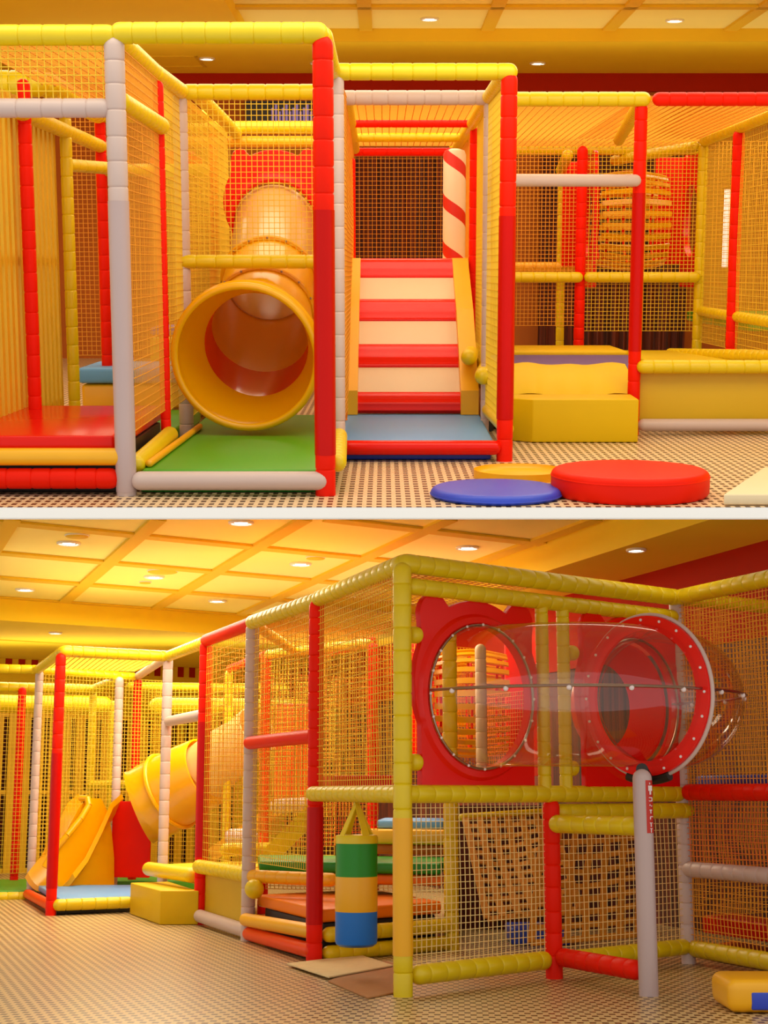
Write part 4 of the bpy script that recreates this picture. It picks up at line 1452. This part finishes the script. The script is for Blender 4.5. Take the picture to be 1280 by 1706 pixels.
obj('jump_pad', pad((p275[0] - .12, p275[1] - .2, -0.72), (p337[0] - .08, p337[1] + .1, -0.718), .065, 0), YEL, label='thick yellow roll between white and red post above the box step', cat='foam roll')
obj('jump_pad', pad((p337[0] + .1, p337[1] + .6, -0.518), (p441[0] + .2, p441[1] - .2, -0.518), .06), YEL, label='yellow padded roll at the back of the trampoline, below the far red post', cat='foam roll')
# box step
z0b = -0.805
bp = [(-1.937, 13.38, -1.125), (-2.39, 14.548, -1.125), (-1.605, 13.38, -1.125)]
c1, c0, c2 = [Vector(p) for p in bp]
back = c0 + (c2 - c1)
obj('step_box', prism([(c1.x, c1.y), (c2.x, c2.y), (back.x, back.y + .2), (c0.x, c0.y)], FL + .003, -0.838, .008), PADY, label='yellow padded box step before the white post, left of the tarp', cat='box step')

obj('wall_pad', box((-1.108, 15.4, -0.149), (-0.706, 15.48, 0.89), .02), ORR, label='orange-red padded board behind the nets above the side stairs', cat='padded board')

# --- stairs seen from the side, behind the trampoline
s = empty('side_stairs', 'yellow sided stairs with cream rolls seen through the nets at mid room', 'stairs', (-.8, 15.0, FL))


def plank(pa, pb, w, d, m, name, lab):
    pa, pb = Vector(pa), Vector(pb)
    u_ = (pb - pa)
    side = Vector((0, 1, 0))
    up_ = u_.normalized().cross(side).normalized()
    bm = bmesh.new()
    hexa(bm, [c + up_ * (k * w / 2) + side * (j * d / 2) for k in (-1, 1) for c, j in ((pa, -1), (pb, -1), (pb, 1), (pa, 1))])
    bmesh.ops.recalc_face_normals(bm, faces=bm.faces[:])
    return obj(name, bm, m, s, label=lab)


plank((-1.06, 14.3, -0.576), (-0.604, 14.0, -0.135), .16, .1, YEL, 'stringer', 'yellow side board')
plank((-1.798, 16.0, -0.644), (-0.767, 15.6, 0.06), .14, .1, ORY, 'stringer', 'amber side board')
obj('roll', pad((-1.077, 14.6, -0.135), (-0.696, 14.3, -0.11), .07, .04), WHI, s, label='cream padded roll')
obj('roll', pad((-1.566, 15.4, -0.438), (-1.267, 15.0, -0.427), .08, .04), WHI, s, label='cream padded roll')

# --- tube slide seen from the side
s = empty('tube_slide', 'yellow tube slide rising to the right behind the white post and box step', 'slide', (-2.3, 16.5, FL))
PT = [(-2.69, 16.8, -0.162), (-2.54, 16.8, -0.097), (-2.331, 16.7, 0.013), (-2.124, 16.6, 0.129), (-1.919, 16.5, 0.224)]
bm = sweep(PT, [.42, .43, .42, .40, .38], .02, 40)
torus(PT[2], Vector(PT[3]) - Vector(PT[1]), .43, .025, 40, 8, bm)
obj('lower_tube', bm, SLD, s, label='glossy yellow lower tube')
obj('upper_tube', sweep([(-1.951, 16.5, 0.205), (-1.717, 16.4, 0.395), (-1.484, 16.3, 0.558), (-1.348, 16.2, 0.662)], [.32, .3, .27, .27], .012, 36), SLB, s, label='cream translucent upper tube')
bm = prism([(-3.026, 17.05, -0.524)[:2], (-2.584, 16.95, -0.521)[:2], (-2.582, 17.02, -0.523)[:2], (-3.025, 17.12, -0.526)[:2]], -0.924, -0.098, .01)
obj('support_panel', bm, RED, s, label='red support panel')
# --- open wave slide
s = empty('wave_slide', 'open yellow slide with high curved side walls behind the front red post at left', 'slide', (-3.6, 17.0, FL))
CH = [((-3.555, 16.4, -0.754), .16), ((-3.467, 16.6, -0.637), .2), ((-3.366, 16.8, -0.42), .27), ((-3.282, 17.0, -0.197), .33), ((-3.203, 17.2, -0.066), .30)]
bm = bmesh.new()
rings = []
for (c, h) in CH:
    c = Vector(c)
    rg = []
    for k in range(13):
        t = -1 + 2 * k / 12
        rg.append((c + Vector((.26 * t, .33 * t * -.3, -.25 + h * abs(t) ** 3)), t))
    rings.append(rg)
top_, bot_ = [], []
for rg in rings:
    top_.append([bm.verts.new(p) for p, t in rg])
    bot_.append([bm.verts.new((p.x + .03 * t, p.y, max(p.z - .05 - .3 * (1 - abs(t)) * 0, FL + .01))) for p, t in rg])
for i in range(len(rings) - 1):
    for k in range(12):
        bm.faces.new((top_[i][k], top_[i][k + 1], top_[i + 1][k + 1], top_[i + 1][k]))
        bm.faces.new((bot_[i][k + 1], bot_[i][k], bot_[i + 1][k], bot_[i + 1][k + 1]))
for i in range(len(rings) - 1):
    for k in (0, 12):
        bm.faces.new((top_[i][k], top_[i + 1][k], bot_[i + 1][k], bot_[i][k]))
for e in (0, -1):
    for k in range(12):
        bm.faces.new((top_[e][k], top_[e][k + 1], bot_[e][k + 1], bot_[e][k]))
bmesh.ops.recalc_face_normals(bm, faces=bm.faces[:])
obj('chute', bm, SLD, s)
bm = bmesh.new()
side = [(-3.511, 16.2, -0.745), (-3.44, 16.3, -0.532), (-3.354, 16.4, -0.328), (-3.29, 16.5, -0.159), (-3.222, 16.6, -0.064), (-3.163, 16.7, -0.065), (-3.111, 16.8, -0.194), (-3.069, 16.9, -0.423), (-3.033, 16.9, -0.713), (-3.021, 16.9, -1.059), (-3.42, 16.3, -1.021)]
va = [bm.verts.new(Vector(p)) for p in side]
vb = [bm.verts.new(Vector(p) + Vector((.05, .10, 0))) for p in side]
for j in range(len(side)):
    k = len(side)
    bm.faces.new((va[j], va[(j + 1) % k], vb[(j + 1) % k], vb[j]))
bm.faces.new(va[::-1]); bm.faces.new(vb)
bmesh.ops.recalc_face_normals(bm, faces=bm.faces[:])
obj('side_wall', bm, SLD, s, label='high curved yellow side wall')
obj('lip', path_tube([(-3.573, 16.2, -0.776), (-3.49, 16.25, -0.611), (-3.367, 16.3, -0.451), (-3.252, 16.4, -0.284), (-3.187, 16.5, -0.14), (-3.212, 16.55, -0.064), (-3.3, 16.6, -0.064)], .035, 10), SLD, s, label='rounded yellow lip')

# --- entrance bay at the left
f = empty('entrance_bay', 'padded frame bay with blue floor at the left of the lower room', 'play frame', (-2.7, 15.6, FL))
post(f, *p92, FL, TL - .02, RED, .05, sleeve=(-0.881, 0.364), sm=REDG, label='red padded post with darker glossy sleeve')
post(f, *p57, FL, TL, WHI, .045, label='white padded post')
p193 = (-3.04, 17.3)
p225 = (-2.878, 17.6)
p152 = (-3.665, 19.0)
p30 = (-4.464, 18.6)
post(f, *p193, FL, TL - .03, WHI, .05, label='white padded post')
post(f, *p225, FL, TL - .03, RED, .048, label='red padded post')
post(f, *p152, FL, TL - .08, YEL, .05)
post(f, p152[0] + .26, p152[1], FL, TL - .2, YEL, .045)
post(f, *p30, FL, TL - .06, RED, .05, label='red padded post')
beam(f, (p92[0] - .02, p92[1], TL), (p275[0] + .02, p275[1], TL), YEL, .055)
beam(f, (p57[0] - .02, p57[1], TL), (p92[0] + .02, p92[1], TL), YEL, .05)
beam(f, (p57[0] - 1.2, p57[1] - .4, TL), (p57[0] + .02, p57[1], TL), YEL, .05)
beam(f, (p57[0], p57[1], TL - .01), (p225[0] - .02, p225[1], TL - .01), YEL, .05)
beam(f, (p225[0] - .0, p225[1], TL), (p275[0], p275[1], TL), WHI, .045, label='white padded beam')
beam(f, (p30[0] - .6, p30[1] - .2, TL - .06), (p152[0], p152[1], TL - .06), YEL, .06)
beam(f, (p152[0], p152[1], TL - .06), (p193[0], p193[1], TL - .06), YEL, .06)
beam(f, (p30[0] - .6, p30[1] + .8, 1.126), (p152[0] + .1, p152[1] + .8, 1.126), YEL, .11, seam=.6)
beam(f, (p193[0] + .1, p193[1] + 1.6, 1.069), (p275[0] + 1.2, p275[1] + 4.0, 1.054), YEL, .10, seam=.6)
beam(f, (p193[0], p193[1] + .5, 1.233), (p275[0] + 1.0, p275[1] + 3.2, 1.233), YEL, .05, seam=.3)
beam(f, (p152[0], p152[1], 0.088), (p193[0], p193[1] + .8, 0.087), YEL, .05, name='rail')
beam(f, (p92[0] + .02, p92[1] - .03, -1.032), (-2.385, 14.7, -1.026), YEL, .055, name='rail')
beam(f, (p57[0] - .02, p57[1] - .05, -1.071), (p92[0], p92[1], -1.04), ORR, .05, seam=0, name='rail', label='orange-red padded floor rail')
beam(f, (p57[0] - 1.2, p57[1] - .45, -1.102), (p57[0] + .0, p57[1] - .06, -1.102), YEL, .055, name='rail')
beam(f, (p30[0] - .5, p30[1] - 1.0, -0.969), (p30[0], p30[1] - 1.0, -0.969), YEL, .045, name='rail')
netw(f, (p57[0] + .03, p57[1]), (p193[0], p193[1]), FL + .1, TL - .05, NETY, .042)
netw(f, (p193[0], p193[1]), (p225[0] + .3, p225[1] + .1), FL + .2, TL - .05, NETY, .042)
netw(f, (p57[0] - 1.0, p57[1] + 1.0), (p193[0] - .3, p193[1] + 1.2), FL + .2, TL - .2, NETY, .046)
netw(f, (p225[0], p225[1]), (p275[0] + 1.6, p275[1] + 2.2), FL + .2, TL - .1, NETY, .046)
net(f, (p92[0], p92[1], TL + .02), (p275[0] - p92[0], p275[1] - p92[1], 0), (-.7, 2.2, 0), NETY, .06, .007, name='roof_net', label='yellow cord net stretched over the top')
zbl = -0.977
obj('floor_mat', prism([(p92[0] + .06, p92[1] + .05), (p275[0] + .1, p275[1] + .0), (p275[0] - .5, p275[1] + 1.6), (p57[0] + .1, p57[1] - .1)], zbl - .06, zbl, .015), BLU, label='light blue floor mat behind the front red post at the left', cat='mat')
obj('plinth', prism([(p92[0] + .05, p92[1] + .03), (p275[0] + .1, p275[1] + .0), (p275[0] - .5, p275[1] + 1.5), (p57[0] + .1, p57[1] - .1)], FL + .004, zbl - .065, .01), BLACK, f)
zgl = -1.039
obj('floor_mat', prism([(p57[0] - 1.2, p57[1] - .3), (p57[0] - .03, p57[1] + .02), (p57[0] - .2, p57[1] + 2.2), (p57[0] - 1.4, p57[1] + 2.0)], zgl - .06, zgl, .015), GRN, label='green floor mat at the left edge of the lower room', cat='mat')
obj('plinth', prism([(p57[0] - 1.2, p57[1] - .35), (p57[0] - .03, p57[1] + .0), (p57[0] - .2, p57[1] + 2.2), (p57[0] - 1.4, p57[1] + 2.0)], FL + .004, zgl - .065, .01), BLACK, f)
obj('floor_mat', prism([(p57[0] + .3, p57[1] + .6), (p225[0] + .8, p225[1] - .2), (p225[0] + .9, p225[1] + 1.5), (p57[0], p57[1] + 2.2)], FL + .01, -0.977, .015), GRN, label='green floor mat under the yellow slides at the left', cat='mat')
# slatted back wall
w_ = empty('slat_fence', 'tall yellow slatted fence panel along the back wall of the lower room', 'fence', (*gp(OC, -1, -4.6), FL))
slat_wall(w_, gp(OC, -5.0, -4.6), gp(OC, 3.2, -4.6), FL, 1.128, LATT, .2, .125, .03)

# --- foam floor tiles by the corner post
bm = prism([(-0.336, 9.392, -1.125)[:2], (-0.09, 8.647, -1.125)[:2], (0.152, 9.004, -1.125)[:2], (0.133, 10.178, -1.125)[:2], (0.0, 10.495, -1.125)[:2]], FL + .002, FL + .012, .002)
obj('foam_tile', bm, FOAMB, label='brown foam tile on the floor left of the yellow corner post', cat='foam tile')
t2 = (-0.335, 9.48, -1.125)
bm = prism([((-0.637, 10.212, -1.125)[0], (-0.637, 10.212, -1.125)[1]), ((-0.335, 9.48, -1.125)[0], (-0.335, 9.48, -1.125)[1]), ((0.058, 10.11, -1.125)[0], (0.058, 10.11, -1.125)[1]), ((-0.166, 10.756, -1.125)[0], (-0.166, 10.756, -1.125)[1])], FL + .0145, FL + .024, .002)
obj('foam_tile', bm, FOAMC, label='cream foam tile on the floor below the red post', cat='foam tile')

# --- soft block at the bottom right corner
q0 = (1.782, 8.077, -1.125)
bb = empty('foam_cube', 'amber foam cube with a blue side at the bottom right corner', 'foam block', (q0[0], q0[1], FL))
zc_ = -0.955
obj('block', box((q0[0], q0[1], FL + .003), (q0[0] + .5, q0[1] + .45, zc_), .05, segs=5), ORY, bb)
bm = box((q0[0] + .115, q0[1] - .004, FL + .02), (q0[0] + .49, q0[1] + .02, zc_ - .06), .01)
obj('side_panel', bm, BLD, bb, label='blue side panel')
